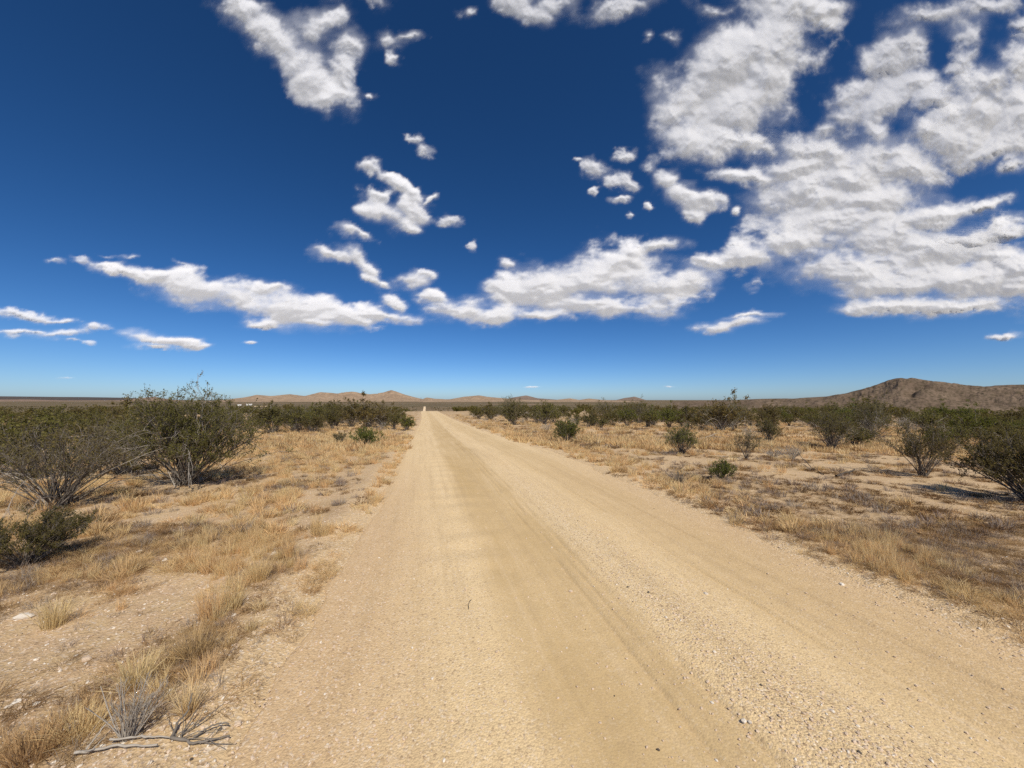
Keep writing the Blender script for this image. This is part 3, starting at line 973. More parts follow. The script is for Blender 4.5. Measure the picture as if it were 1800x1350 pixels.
def scatter(name, label, X, Y, Zz, rot, scl, idx, pc):
    n = len(X)
    me = bpy.data.meshes.new(name)
    me.vertices.add(n)
    me.vertices.foreach_set('co', np.stack([X, Y, Zz], -1).astype(np.float32).ravel())
    for an, t, av in (('rot', 'FLOAT_VECTOR', rot), ('scl', 'FLOAT_VECTOR', scl)):
        a = me.attributes.new(an, t, 'POINT')
        a.data.foreach_set('vector', np.asarray(av, np.float32).ravel())
    a = me.attributes.new('idx', 'INT', 'POINT')
    a.data.foreach_set('value', np.asarray(idx, np.int32))
    o = obj(name, me, kind='stuff', label=label)
    ng = bpy.data.node_groups.new(name + '_nodes', 'GeometryNodeTree')
    ng.interface.new_socket('Geometry', in_out='INPUT', socket_type='NodeSocketGeometry')
    ng.interface.new_socket('Geometry', in_out='OUTPUT', socket_type='NodeSocketGeometry')
    N = ng.nodes
    gi, go = N.new('NodeGroupInput'), N.new('NodeGroupOutput')
    ci = N.new('GeometryNodeCollectionInfo')
    ci.inputs['Collection'].default_value = pc
    ci.inputs['Separate Children'].default_value = True
    ci.inputs['Reset Children'].default_value = True
    ip = N.new('GeometryNodeInstanceOnPoints')
    ip.inputs['Pick Instance'].default_value = True

    def na(nm, dt):
        q = N.new('GeometryNodeInputNamedAttribute'); q.data_type = dt
        q.inputs['Name'].default_value = nm
        return q.outputs['Attribute']
    er = N.new('FunctionNodeEulerToRotation')
    L = ng.links
    L.new(na('rot', 'FLOAT_VECTOR'), er.inputs[0])
    L.new(er.outputs[0], ip.inputs['Rotation'])
    L.new(na('scl', 'FLOAT_VECTOR'), ip.inputs['Scale'])
    L.new(na('idx', 'INT'), ip.inputs['Instance Index'])
    L.new(gi.outputs[0], ip.inputs['Points'])
    L.new(ci.outputs[0], ip.inputs['Instance'])
    L.new(ip.outputs[0], go.inputs[0])
    md = o.modifiers.new('scatter', 'NODES')
    md.node_group = ng
    return o


def tuft(seed, n, r0, L, spread, w, mat, droop=.25, K=4, head=1.0):
    g = np.random.default_rng(seed)
    a = g.uniform(0, 2 * np.pi, n); rr = r0 * np.sqrt(g.uniform(0, 1, n))
    b = np.stack([rr * np.cos(a), rr * np.sin(a), np.full(n, -.01)], -1)
    a2 = a + g.normal(0, .7, n)
    th = np.abs(g.normal(0, spread, n))
    d = np.stack([np.sin(th) * np.cos(a2), np.sin(th) * np.sin(a2), np.cos(th)], -1)
    LL = L * g.uniform(.45, 1.1, n)
    s = np.linspace(0, 1, K)[None, :, None]
    out = np.stack([np.cos(a2), np.sin(a2), -0.6 * np.ones(n)], -1)
    P = b[:, None] + d[:, None] * LL[:, None, None] * s + out[:, None] * (LL * droop * g.uniform(.2, 1.4, n))[:, None, None] * s ** 2.2
    P[..., 2] = np.maximum(P[..., 2], 0.002 * g.uniform(0, 3, (n, 1)) - .01 * (s[..., 0] == 0))
    wp = np.interp(np.linspace(0, 1, K), [0, .55, .8, 1], [1, .75, .9 * head, .12])
    W = w * g.uniform(.6, 1.3, n)[:, None] * wp[None]
    side = norm(np.cross(d, runit(g, n)))
    V, Q = ribbons(P, W, side)
    return mesh_np('tuft', V, Q, mat)


def scatter_points(n, dmin, dmax, pxr, cover, seed, power=1.0):
    """random points in the wedge of land in front of the camera, thinned by a cover map"""
    g = np.random.default_rng(seed)
    n = int(n * 1.64)
    dep = np.exp(g.uniform(math.log(dmin), math.log(dmax), n)) if power == 1 else (g.uniform(dmin ** power, dmax ** power, n)) ** (1 / power)
    u = (g.uniform(pxr[0], pxr[1], n) - 900) / PX_F
    X = dep * (_F[0] + u * _R[0]); Y = dep * (_F[1] + u * _R[1])
    k = g.uniform(size=n) < cover(X, Y)
    return X[k], Y[k], g


PXR = (-1000, 2800)      # well past the frame on both sides
gold_p = proto_collection('golden_tuft', [tuft(300 + i, 80 + 10 * (i % 3), .050, .22, .24, .0013, (M_STRAW, M_STRAW, M_STRAW_P, M_STRAW)[i % 4], .12) for i in range(5)]
                          + [tuft(310 + i, 95, .09, .14, .55, .0013, (M_STRAW, M_STRAW_B)[i % 2], .5) for i in range(4)])
brown_p = proto_collection('brown_tuft', [tuft(330 + i, 110, .10, .10, .9, .0011, (M_LITTER, M_STRAW_B, M_LITTER)[i % 3], .8) for i in range(5)]
                           + [tuft(340 + i, 50, .07, .13, .6, .0014, M_TWIG, .2) for i in range(2)])
mid_gold_p = proto_collection('mid_golden_tuft', [tuft(370 + i, 60, .06, .19, .30, .0026, (M_STRAW, M_STRAW_P, M_STRAW)[i % 3], .15) for i in range(3)]
                              + [tuft(375 + i, 80, .10, .10, .6, .0030, (M_STRAW, M_STRAW_B, M_STRAW_P)[i % 3], .5) for i in range(3)])
mid_brown_p = proto_collection('mid_brown_tuft', [tuft(380 + i, 90, .10, .09, .8, .0028, (M_LITTER, M_LITTER, M_STRAW_B)[i % 3], .6) for i in range(4)]
                               + [tuft(386 + i, 60, .08, .12, .6, .0022, M_TWIG, .2) for i in range(2)])
far_gold_p = proto_collection('far_golden_tuft', [tuft(350 + i, 40, .22, .24, .35, .012, (M_STRAW, M_STRAW_P, M_STRAW_B)[i % 3], .2, 3) for i in range(4)])
far_brown_p = proto_collection('far_brown_tuft', [tuft(360 + i, 46, .28, .18, .8, .011, (M_LITTER, M_STRAW_B, M_TWIG)[i % 3], .6, 3) for i in range(4)])


def do_scatter(name, label, n, dmin, dmax, cover, seed, pc, k, smin, smax, tilt=.12, power=1.0, pick=None, flat=None):
    X, Y, g = scatter_points(n, dmin, dmax, PXR, cover, seed, power)
    m = len(X)
    rot = np.stack([g.normal(0, tilt, m), g.normal(0, tilt, m), g.uniform(0, 6.28, m)], -1)
    s = g.uniform(smin, smax, m) * (1 + .35 * fbm(X * .8, Y * .8, 2, seed))
    S = np.stack([s, s, s * g.uniform(.75, 1.2, m)], -1)
    idx = g.integers(0, k, m) if pick is None else pick(X, Y, g)
    return scatter(name, label, X, Y, surf_z(X, Y), rot, S, idx, pc)


def gold_c(x, y):
    g_ = gold_cover(x, y)
    return np.where(corridor(x, y) > 0.0, g_ * smooth(.03, .62, g_), 0)


def gold_c2(x, y):
    return gold_c(x, y) * (.42 + .58 * smooth(2.2, 5.5, np.hypot(x, y)))


def brown_c(x, y):
    return np.where(corridor(x, y) > 0.05, brown_cover(x, y), 0)


def pick_gold(X, Y, g):
    # tall tufts grow in patches, short sprawling ones between
    p = fbm(X * .45, Y * .45, 3, 77) + g.normal(0, .12, len(X))
    e = corridor(X, Y)
    tall = (p > 0.02) & (e > .25)
    return np.where(tall | ((X < 0) & (e < .3) & (Y > 5.6)), g.integers(0, 5, len(X)), g.integers(5, 9, len(X)))


do_scatter('golden_grass', 'golden dry grass growing in tufts close by on both sides of the road', 7200, 1.4, 5.0, gold_c2, 401, gold_p, 9, .36, .85, pick=pick_gold, power=2.0)
do_scatter('golden_grass', 'golden dry grass growing in clumps further along both sides of the road', 17500, 4.6, 18, gold_c, 411, mid_gold_p, 6, .5, 1.2, power=1.7)
do_scatter('brown_weeds', 'low brown dead weeds matted over the desert floor', 9500, 1.4, 5.0, brown_c, 402, brown_p, 7, .35, .9, power=2.0)
do_scatter('brown_weeds', 'low brown dead weeds in clumps further off on both sides', 15000, 4.6, 18, brown_c, 412, mid_brown_p, 6, .5, 1.25, power=1.7)
do_scatter('far_golden_grass', 'golden dry grass of the middle distance between the bushes', 24000, 13, 75, gold_c, 403, far_gold_p, 4, .6, 1.25)
do_scatter('far_brown_weeds', 'brown weeds of the middle distance between the bushes', 15000, 14, 80, brown_c, 404, far_brown_p, 4, .6, 1.2)

# far scrub that reads as one mass
far_bush_p = proto_collection('far_bush', [])
for i in range(4):
    w, l, s_, d_ = bush(500 + i, 1.5, 1.25, stems=12, nb=4, nt=3, nl=5, leaf=.20, leafw=.7, rad=.03, bare=.2, low=.15, sides=3)
    me = mesh_np('far_bush', *merge([w, l]), (M_LEAF, M_LEAF_D, M_LEAF, M_LEAF_B)[i])
    far_bush_p.objects.link(bpy.data.objects.new('far_bush_%d' % i, me))


def far_c(x, y):
    e = corridor(x, y)
    r = np.hypot(x, y)
    return np.where(e > 2.5 + .01 * r, smooth(-.35, .3, fbm(x * .03, y * .03, 3, 91)) * .9 + .1, 0)


do_scatter('far_scrub', 'grey green scrub covering the plain out to the hills', 15500, 62, 900, far_c, 405, far_bush_p, 4, .75, 1.25, tilt=.05, power=1.25)


# stones
def stone_mesh(seed, mat, flat=.6):
    g = np.random.default_rng(seed)
    import bmesh
    bm = bmesh.new()
    bmesh.ops.create_icosphere(bm, subdivisions=2, radius=.5)
    ph = g.uniform(0, 6, 6)
    for v in bm.verts:
        c = v.co
        f = 1 + .22 * math.sin(3.1 * c.x * 2 + ph[0]) * math.sin(2.7 * c.y * 2 + ph[1]) + .16 * math.sin(5 * c.z * 2 + ph[2] + 2 * c.x) + g.normal(0, .05)
        v.co = Vector((c.x * f * 1.25, c.y * f, c.z * f * flat))
    me = bpy.data.meshes.new('stone')
    bm.to_mesh(me); bm.free()
    me.materials.append(mat)
    return me


def pebble_mesh(seed, mat):
    import bmesh
    g = np.random.default_rng(seed)
    bm = bmesh.new()
    bmesh.ops.create_icosphere(bm, subdivisions=1, radius=.5)
    for v in bm.verts:
        v.co = Vector((v.co.x * 1.2, v.co.y, v.co.z * .65)) * (1 + g.normal(0, .14))
    me = bpy.data.meshes.new('pebble')
    bm.to_mesh(me); bm.free()
    me.materials.append(mat)
    return me


peb_p = proto_collection('pebble', [pebble_mesh(600 + i, (M_STONE, M_STONE, M_QUARTZ, M_STONE, M_DSTONE, M_STONE)[i]) for i in range(6)])


def gravel_c(x, y):
    e = corridor(x, y)
    s = x + .75
    onroad = 0.10 + .75 * np.exp(-((s - 2.6) / .33) ** 2) + .45 * smooth(1.0, .2, s) + .3 * smooth(4.0, 4.5, s)
    off = .55 + .3 * fbm(x * 1.2, y * 1.2, 2, 93)
    return np.where(e < 0, onroad, off)


def pick_peb(X, Y, g):
    r = g.uniform(size=len(X))
    off = corridor(X, Y) > 0
    return np.where(r < np.where(off, .22, .06), 2, np.where(r > .994, 4, g.choice([0, 1, 3, 5], len(X))))


def scatter_gravel(name, label, n, dmin, dmax, smin, smax, seed):
    X, Y, g = scatter_points(n, dmin, dmax, PXR, gravel_c, seed)
    m = len(X)
    s = smin * (smax / smin) ** (g.uniform(0, 1, m) ** 2.2)
    rot = np.stack([g.normal(0, .3, m), g.normal(0, .3, m), g.uniform(0, 6.28, m)], -1)
    idx = pick_peb(X, Y, g)
    return scatter(name, label, X, Y, surf_z(X, Y) + s * .12, rot, np.stack([s, s, s], -1), idx, peb_p)


scatter_gravel('gravel', 'fine loose gravel strewn over the road and its verges', 60000, 1.3, 8.0, .004, .020, 611)


# white stones of their own on the left flat and on the road
def stone(label, px, py, size_px, mat, seed, group=None, name='stone'):
    x, y = on_ground(px, py)
    dd = depth_of(x, y)
    s = size_px / PX_F * dd
    o = obj(name, stone_mesh(seed, mat), label=label, cat='stone', group=group)
    o.location = (x, y, float(surf_z(x, y)) + s * .06)
    o.rotation_euler = (0, 0, seed * 1.7)
    o.scale = (s, s, s)
    return o


stone('white stone on the road, right of the gravel ridge', 1241, 1046, 7, M_QUARTZ, 1)
stone('white stone at the edge of the gravel ridge near the bottom', 1308, 1274, 9, M_QUARTZ, 2)
stone('tan pebble lying in the smooth wheel track', 1003, 1037, 7, M_STONE, 3)
stone('largest white stone on the bare soil at far left', 41, 1087, 19, M_QUARTZ, 4)
stone('white stone between golden tufts left of the road', 364, 1033, 11, M_QUARTZ, 5)
stone('white stone behind the pair of tall tufts on the left', 482, 976, 9, M_QUARTZ, 6)
stone('pale stone beside the bare soil near the tuft row', 412, 1092, 9, M_QUARTZ, 7)
stone('pale stone at the foot of the matted tuft', 365, 1183, 10, M_QUARTZ, 8)
stone('reddish stone casting a dark shadow on bare soil', 152, 1161, 12, M_STONE, 9)
stone('white stone at the lower left frame edge', 30, 1237, 12, M_QUARTZ, 10)
stone('white stone right of the lower left edge stone', 64, 1240, 9, M_QUARTZ, 11)
stone('pale boulder-like stone in straw above the dead branches', 125, 1278, 17, M_QUARTZ, 12)
stone('pinkish stone between dead branches and road', 418, 1278, 10, M_STONE, 13)
stone('white stone below the low feathery bush', 245, 970, 9, M_QUARTZ, 14)
stone('white stone in the golden grass above the feathery bush', 290, 985, 8, M_QUARTZ, 15)
stone('dark stone at the edge of the right verge', 1595, 956, 9, M_DSTONE, 16)
stone('white stone on the right verge by the grass line', 1480, 1030, 8, M_QUARTZ, 17)


# prominent grass tufts of their own
def own_tuft(label, px, py, top, wpx, mat, seed, n=130, spread=.22, group=None):
    x, y = on_ground(px, py)
    dd = depth_of(x, y)
    H = (py - top) / PX_F * dd * 1.05
    o = obj('grass_tuft', tuft(seed, int(n * 1.7), wpx / 2 / PX_F * dd * .62, H, spread, .0013, mat, .14), label=label, cat='grass tuft', group=group)
    o.location = (x, y, float(zground(x, y)))
    return o


own_tuft('tall golden tuft on the bare soil at far left', 95, 1100, 1045, 46, M_STRAW, 701, 150)
own_tuft('wide golden tuft in the middle of the left verge', 375, 1086, 1030, 62, M_STRAW, 702, 170)
own_tuft('golden tuft joined to the right of the wide one', 410, 1078, 1024, 36, M_STRAW, 703, 130)
own_tuft('bright pale straw tuft above the dead branches', 330, 1268, 1215, 34, M_STRAW_P, 704, 110, .30)
own_tuft('matted brown tuft with crossed straws, left of road', 345, 1165, 1112, 62, M_STRAW_B, 705, 200, .55)
own_tuft('short pale tuft by itself near the left road edge', 458, 1082, 1062, 26, M_STRAW_P, 706, 70, .5)
own_tuft('golden tuft leaning over the dry mat at lower left', 240, 1210, 1150, 50, M_STRAW, 707, 150, .35)
own_tuft('slim upright tuft nearest the road on the left', 555, 947, 900, 16, M_STRAW, 708, 80, .12)
own_tuft('slim upright tuft left of the road, second from it', 507, 988, 945, 16, M_STRAW, 709, 80, .12)
own_tuft('broad tuft behind the wide golden one on the left', 455, 1026, 978, 46, M_STRAW, 710, 140)
own_tuft('small upright tuft beside a white stone on the left', 360, 995, 970, 18, M_STRAW, 711, 80, .15)
own_tuft('large brown straw clump in the lower left corner', 60, 1335, 1268, 90, M_STRAW_B, 712, 260, .6)
own_tuft('golden straw clump above the lower left corner clump', 140, 1300, 1248, 70, M_STRAW, 713, 200, .55)


# ------------------------------------------------------------------ dead wood
def limb(pts, r0, r1, seed, wob=.02, K=14):
    g = np.random.default_rng(seed)
    pts = np.array(pts, float)
    t = np.linspace(0, len(pts) - 1, K)
    P = np.stack([np.interp(t, np.arange(len(pts)), pts[:, i]) for i in range(3)], -1)
    P = P + g.normal(0, wob, P.shape) * np.array([1, 1, .5])
    Rr = np.linspace(r0, r1, K) * (1 + .12 * g.normal(size=K))
    return tubes(P[None], np.abs(Rr)[None], 6)


def gpt(px, py, h=0.0):
    x, y = on_ground(px, py)
    return (x, y, float(surf_z(x, y)) + h)


def deadwood(name, label, cat, limbs, mat, seed):
    """limbs: list of (part name, [(px,py,height) ...], r0, r1)"""
    p0 = gpt(*limbs[0][1][0][:2])
    e = bpy.data.objects.new(name, None); col.objects.link(e)
    e.location = p0; e['label'] = label; e['category'] = cat
    for i, (pn, pts, r0, r1) in enumerate(limbs):
        P = [np.array(gpt(a, b, h)) - np.array(p0) for a, b, h in pts]
        V, Q = limb(P, r0, r1, seed + i, wob=r0 * .45)
        obj(pn, mesh_np(pn, V, Q, mat, True), e)
    return e


deadwood('fallen_branch', 'grey fallen branch with forked end beside the near road edge', 'branch', [
    ('limb', [(300, 1318, .01), (345, 1322, .015), (400, 1308, .02)], 0.0069, 0.0032),
    ('limb', [(302, 1316, .01), (312, 1296, .03), (330, 1282, .05), (336, 1268, .09)], 0.0061, 0.0032),
    ('limb', [(318, 1312, .01), (335, 1290, .03), (345, 1276, .04)], 0.0043, 0.0024),
    ('twig', [(305, 1316, .01), (335, 1300, .03), (372, 1282, 0.05)], .0022, .0009),
    ('twig', [(312, 1320, .01), (350, 1308, .03), (396, 1300, 0.03)], .0022, .0009),
    ('twig', [(318, 1318, .01), (322, 1298, .03), (318, 1280, 0.07)], .0022, .0009),
    ('twig', [(330, 1316, .01), (360, 1318, .03), (396, 1326, 0.02)], .0022, .0009),
    ('twig', [(336, 1300, .01), (352, 1284, .03), (360, 1268, 0.06)], .0022, .0009),
    ('twig', [(350, 1322, .01), (372, 1310, .03), (388, 1292, 0.04)], .0022, .0009),
    ('twig', [(308, 1312, .01), (296, 1300, .03), (290, 1288, 0.05)], .0022, .0009),
    ('twig', [(320, 1310, .01), (360, 1285, .03), (395, 1260, .05)], 0.0035, 0.0012),
    ('twig', [(340, 1312, .01), (370, 1296, .03), (402, 1288, .03)], 0.0052, 0.0024),
    ('twig', [(345, 1320, .01), (380, 1318, .01), (410, 1312, .01)], 0.0026, 0.0012)], M_WOOD, 801)
deadwood('fallen_branch', 'long pale fallen branch along the bottom edge of the picture', 'branch', [
    ('limb', [(130, 1345, .02), (200, 1338, .02), (275, 1336, .02)], 0.0061, 0.0040),
    ('limb', [(190, 1330, .03), (250, 1322, .02), (300, 1320, .02)], 0.0052, 0.0024),
    ('twig', [(150, 1340, .02), (180, 1315, .06), (200, 1302, .08)], 0.0035, 0.0012),
    ('twig', [(140, 1342, .02), (160, 1348, .03), (185, 1330, .05)], 0.0026, 0.0012)], M_DEAD, 821)
xx, yy = on_ground(225, 1318)
tw = bush(831, .20, .17, stems=34, nb=4, nt=2, nl=0, rad=.0035, bare=.35, dead=0)
place('dead_shrub', [('branches', mesh_np('dead_shrub', tw[0][0], tw[0][1], M_DEAD, True))], xx, yy, 0, 1,
      'small bleached dead shrub behind the fallen branches at bottom left', 'dead shrub')
deadwood('fallen_stick', 'dark fallen stick lying in brown grass on the right', 'stick', [('limb', [(1470, 840, .03), (1485, 836, .05), (1503, 833, .09)], .022, .016)], M_DARKW, 841)
deadwood('fallen_stick', 'thin dark bent branch rising left of the fallen stick', 'stick', [
    ('limb', [(1448, 836, .02), (1425, 824, .05), (1405, 808, .18), (1400, 800, .25)], .011, .005)], M_DARKW, 851)
deadwood('fallen_branch', 'grey fallen branch propped behind the fan-shaped bush', 'branch', [
    ('limb', [(1168, 778, .02), (1190, 773, .22), (1216, 772, .52)], .035, .016),
    ('twig', [(1195, 773, .25), (1205, 776, .3), (1215, 776, .4)], .016, .008)], M_DARKW, 861)
deadwood('fallen_branch', 'bleached fallen branches on bare ground right of the fan-shaped bush', 'branch', [
    ('limb', [(1225, 774, .03), (1250, 770, .10), (1275, 772, .05)], .03, .015),
    ('limb', [(1235, 772, .03), (1260, 766, .16), (1290, 770, .08)], .022, .01)], M_DEAD, 871)
deadwood('fallen_branch', 'low dead branch in the grass right of the big left bush', 'branch', [
    ('limb', [(480, 786, .03), (497, 783, .10), (513, 787, .05)], .025, .012)], M_DARKW, 881)
deadwood('twig', 'small bent twig lying on the road', 'twig', [
    ('limb', [(823, 1075, .004), (824, 1064, .006), (829, 1058, .008)], .0028, .0016)], M_DARKW, 891)

# grey dead shrubs
for i, (lab, px, py, top, x0, x1) in enumerate((
        ('grey leafless shrub left of the V-shaped bush', 1392, 806, 782, 1366, 1420),
        ('grey twiggy shrub left of the dark leafy bush', 1318, 770, 748, 1296, 1340),
        ('grey leafless shrub behind the compact dark green bush', 962, 757, 742, 946, 980),
        ('grey twig mound in front of the left green band', 548, 760, 742, 528, 570),
        ('grey twig mound close behind the V-shaped bush', 1608, 757, 732, 1585, 1630),
        ('brown twig mound beside the small dark green bush', 1195, 850, 836, 1165, 1225),
        ('grey dry twigs right of the thin see-through bush', 1360, 803, 790, 1330, 1382))):
    x, y = on_ground(px, py); d_ = depth_of(x, y)
    w = bush(900 + i, (py - top) / PX_F * d_, (x1 - x0) / 2 / PX_F * d_, stems=50, nb=5, nt=3, nl=0, rad=.005, bare=.35)[0]
    place('dead_shrub', [('branches', mesh_np('dead_shrub', w[0], w[1], M_DEAD if i != 5 else M_WOOD, True))], x, y, 0, 1, lab, 'dead shrub')


# ------------------------------------------------------------------ clouds: real shells of vapour, far off in the sky
CL = {
    'wispy diagonal cloud at the top left of the sky': [(425, 12, 52, 26, 25), (480, 65, 62, 26, 40), (510, 105, 50, 40, 60), (545, 140, 55, 45, 60), (580, 170, 48, 36, 10), (598, 135, 34, 40, 60), (560, 40, 26, 52, 80, .7), (615, 85, 40, 26, 20, .6), (690, 70, 26, 24, 40, .45), (700, 100, 16, 10, 45, .6), (725, 65, 22, 10, -10, .45), (651, 173, 9, 13, 80, .7), (640, -10, 60, 20, 10, .5)],
    'small ragged cloud cut by the top edge of the picture': [(900, 5, 40, 24, 20), (935, 22, 45, 24, 30, .8), (975, 2, 40, 26, 0, .8), (818, 18, 16, 14, 0, .5), (1090, 12, 48, 14, -5, .5)],
    'pair of tiny clouds in the middle of the blue sky': [(728, 245, 18, 9, 25), (749, 266, 15, 11, 10)],
    'broken cluster of small white clouds left of centre': [(652, 297, 10, 22, 70, .8), (690, 322, 32, 14, 40), (722, 345, 26, 10, 50), (658, 342, 24, 17, 0), (665, 372, 42, 24, 20), (727, 370, 36, 22, 15), (718, 399, 24, 11, 15), (760, 352, 6, 10, 60), (640, 372, 20, 14, 0)],
    'small cloud right of the broken cluster': [(790, 388, 23, 10, 0)],
    'tiny lone cloud above the wide bright cloud': [(831, 432, 13, 9, -30)],
    'streaky small cloud above the long flat cloud': [(612, 407, 22, 12, 20), (640, 418, 24, 9, 25), (580, 445, 36, 14, 15), (620, 450, 34, 16, 30), (645, 470, 26, 9, 30), (655, 492, 30, 10, 25), (685, 503, 20, 9, 15)],
    'small puffy cloud above the join of two long clouds': [(725, 493, 30, 14, -5), (748, 485, 14, 9, 0)],
    'long flat white cloud stretching across the left': [(205, 477, 45, 10, 12), (270, 484, 70, 18, 10), (345, 508, 95, 28, 12), (430, 525, 95, 30, 12), (475, 510, 30, 14, 5), (520, 545, 105, 32, 8), (600, 552, 80, 24, 6), (670, 556, 74, 10, 4), (690, 533, 28, 16, 25), (470, 566, 38, 8, 3), (560, 566, 50, 9, 3)],
    'wide bright cumulus bank in the middle of the sky': [(765, 524, 40, 12, 10), (805, 545, 60, 22, 8), (860, 553, 55, 18, 0), (890, 505, 34, 30, -20), (950, 500, 70, 42, -8), (1030, 490, 85, 46, -5), (1095, 465, 70, 42, -15), (1158, 433, 44, 14, -3), (1105, 437, 26, 22, 0), (1170, 500, 72, 38, 5), (1050, 540, 120, 24, 0), (945, 555, 50, 10, 0), (1215, 495, 36, 26, 10), (880, 462, 16, 12, 0, .7)],
    'group of small puffs left of the great cloud': [(1045, 294, 26, 19, 10), (1020, 280, 12, 7, 0, .7), (1096, 270, 18, 10, 0, .8), (1075, 318, 18, 12, 0), (1105, 322, 24, 18, 20), (1048, 336, 12, 10, -30), (1090, 350, 14, 8, 0), (1108, 380, 8, 5, 0, .6), (1140, 288, 18, 12, 0, .6)],
    'two-lobed white puff below the great cloud': [(1172, 310, 24, 22, 0), (1205, 340, 40, 24, 20), (1235, 355, 42, 20, 5), (1213, 376, 20, 14, 30), (1142, 360, 10, 7, 0), (1296, 370, 11, 9, 0, .8)],
    'great billowing white cloud at upper right': [(1390, 15, 90, 50, 10), (1330, 70, 90, 62, -20), (1275, 110, 90, 62, -35), (1370, 80, 70, 60, 0), (1235, 165, 85, 62, -25), (1180, 195, 56, 40, -30), (1290, 190, 90, 62, 0), (1215, 245, 66, 40, 0), (1290, 255, 60, 28, 0), (1350, 150, 60, 60, 0), (1450, 25, 40, 34, 0), (1250, 15, 40, 20, 0, .5), (1180, 55, 16, 12, 0, .5), (1135, 62, 9, 14, 70, .5)],
    'thin broken cloud field at the top right corner': [(1560, 100, 44, 28, -40, .9), (1600, 80, 40, 26, -50, .9), (1520, 110, 34, 20, -30, .7), (1640, 25, 70, 22, -10, .8), (1700, 60, 44, 30, 40, .8), (1730, 15, 70, 24, -5, .7), (1690, 105, 40, 26, -30, .6), (1790, 40, 50, 24, -20, .7), (1600, 145, 50, 30, -15, .85), (1490, 175, 60, 34, -10, .75), (1560, 190, 60, 30, -30, .8), (1480, 200, 50, 30, 0, .8), (1540, 225, 40, 30, 40, .8), (1460, 230, 50, 26, 0, .6), (1640, 180, 50, 34, -20, .9)],
    'thick grey-bellied cloud at the right edge': [(1745, 140, 70, 44, -10), (1800, 120, 60, 44, 0), (1720, 200, 90, 56, -10), (1800, 200, 90, 80, 0), (1690, 245, 70, 46, 10), (1760, 262, 80, 28, -15), (1640, 230, 50, 36, 0, .9), (1780, 292, 30, 12, -35, .7), (1890, 200, 120, 90, 0)],
    'vast layered white cloud filling the right side': [(1430, 265, 80, 30, 10), (1390, 300, 90, 30, -15), (1320, 315, 70, 18, 10), (1420, 345, 110, 40, 0), (1560, 280, 80, 40, -10, .9), (1600, 300, 70, 30, 0, .85), (1500, 310, 70, 36, 0, .9), (1480, 390, 130, 44, 0), (1520, 350, 100, 40, 0), (1640, 440, 120, 40, 0), (1740, 450, 90, 26, 0, .9), (1400, 420, 110, 36, -5), (1310, 448, 90, 28, -8), (1250, 458, 34, 14, -5), (1560, 420, 110, 44, 0), (1640, 385, 100, 30, -12), (1735, 358, 50, 14, -12), (1500, 470, 110, 40, 5), (1600, 495, 150, 44, 0), (1700, 490, 130, 46, 0), (1800, 480, 110, 50, 0), (1560, 540, 90, 16, 0), (1680, 538, 120, 16, 0), (1900, 470, 120, 50, 0)],
    'flat grey cloud strip above the layered cloud at the right edge': [(1700, 425, 60, 16, -8), (1760, 405, 80, 20, -8), (1850, 400, 80, 24, 0)],
    'small lens-shaped cloud low over the right scrub': [(1265, 573, 50, 13, 0), (1300, 566, 34, 9, -5), (1310, 553, 48, 4, -5, .6)],
    'little flat cloud low at the right edge': [(1775, 590, 38, 8, 0), (1730, 548, 26, 5, -10, .6)],
    'small flat-based cumulus low on the left': [(262, 598, 38, 11, 5), (300, 600, 42, 11, 5), (335, 607, 30, 8, 6), (270, 610, 40, 4, 3, .7)],
    'thin streaked cloud pair at the left edge': [(-30, 545, 70, 8, 6, .8), (40, 552, 70, 6, 8, .8), (100, 562, 50, 4, 8, .6), (110, 586, 80, 9, -3, .85), (60, 582, 60, 6, 2, .7), (120, 599, 40, 6, 6, .8), (165, 577, 30, 8, 3, .8)],
    'row of faint cloudlets above the long flat cloud': [(145, 456, 20, 8, 15, .85), (98, 460, 24, 5, 5, .65), (232, 449, 18, 4, 0, .6), (190, 452, 16, 3, 0, .45), (316, 461, 12, 4, 10, .5)],
    'tiny white cloudlet low on the left': [(440, 602, 10, 3, 0, .8)],
    'wisp below the great layered cloud': [(1323, 498, 16, 12, -40, .55)],
    'thin bright streak low above the centre horizon': [(932, 680, 13, 2.0, 0, .62)],
    'tiny bright streak low above the right horizon': [(1176, 680, 11, 1.8, 0, .62)],
    'faint lilac streak low above the left horizon': [(116, 664, 14, 2.2, 0, .5)],
}


WALL = 9000.0            # the clouds' sunlit faces stand about this far off


def shell(X, Y, op, LN, depth, step, flip=False):
    """one curved sheet of vapour: kept where it has any substance"""
    d = norm(pdir(X, Y))
    hz = np.hypot(d[..., 0], d[..., 1])
    te = np.clip(d[..., 2] / hz, 0, 2.0)
    rho = WALL * (1 - .27 * .3) / (1 - .27 * te)
    P = np.array([0, 0, CAM_Z]) + d / hz[..., None] * (rho + depth * rho / PX_F)[..., None]
    Q = grid_quads(*X.shape)
    Q = Q[(op > .004).ravel()[Q].any(1)]
    ids = np.unique(Q)
    rm = np.full(X.size, -1); rm[ids] = np.arange(len(ids))
    return P.reshape(-1, 3)[ids], rm[Q][:, ::-1], op.ravel()[ids], LN.reshape(-1, 3)[ids]


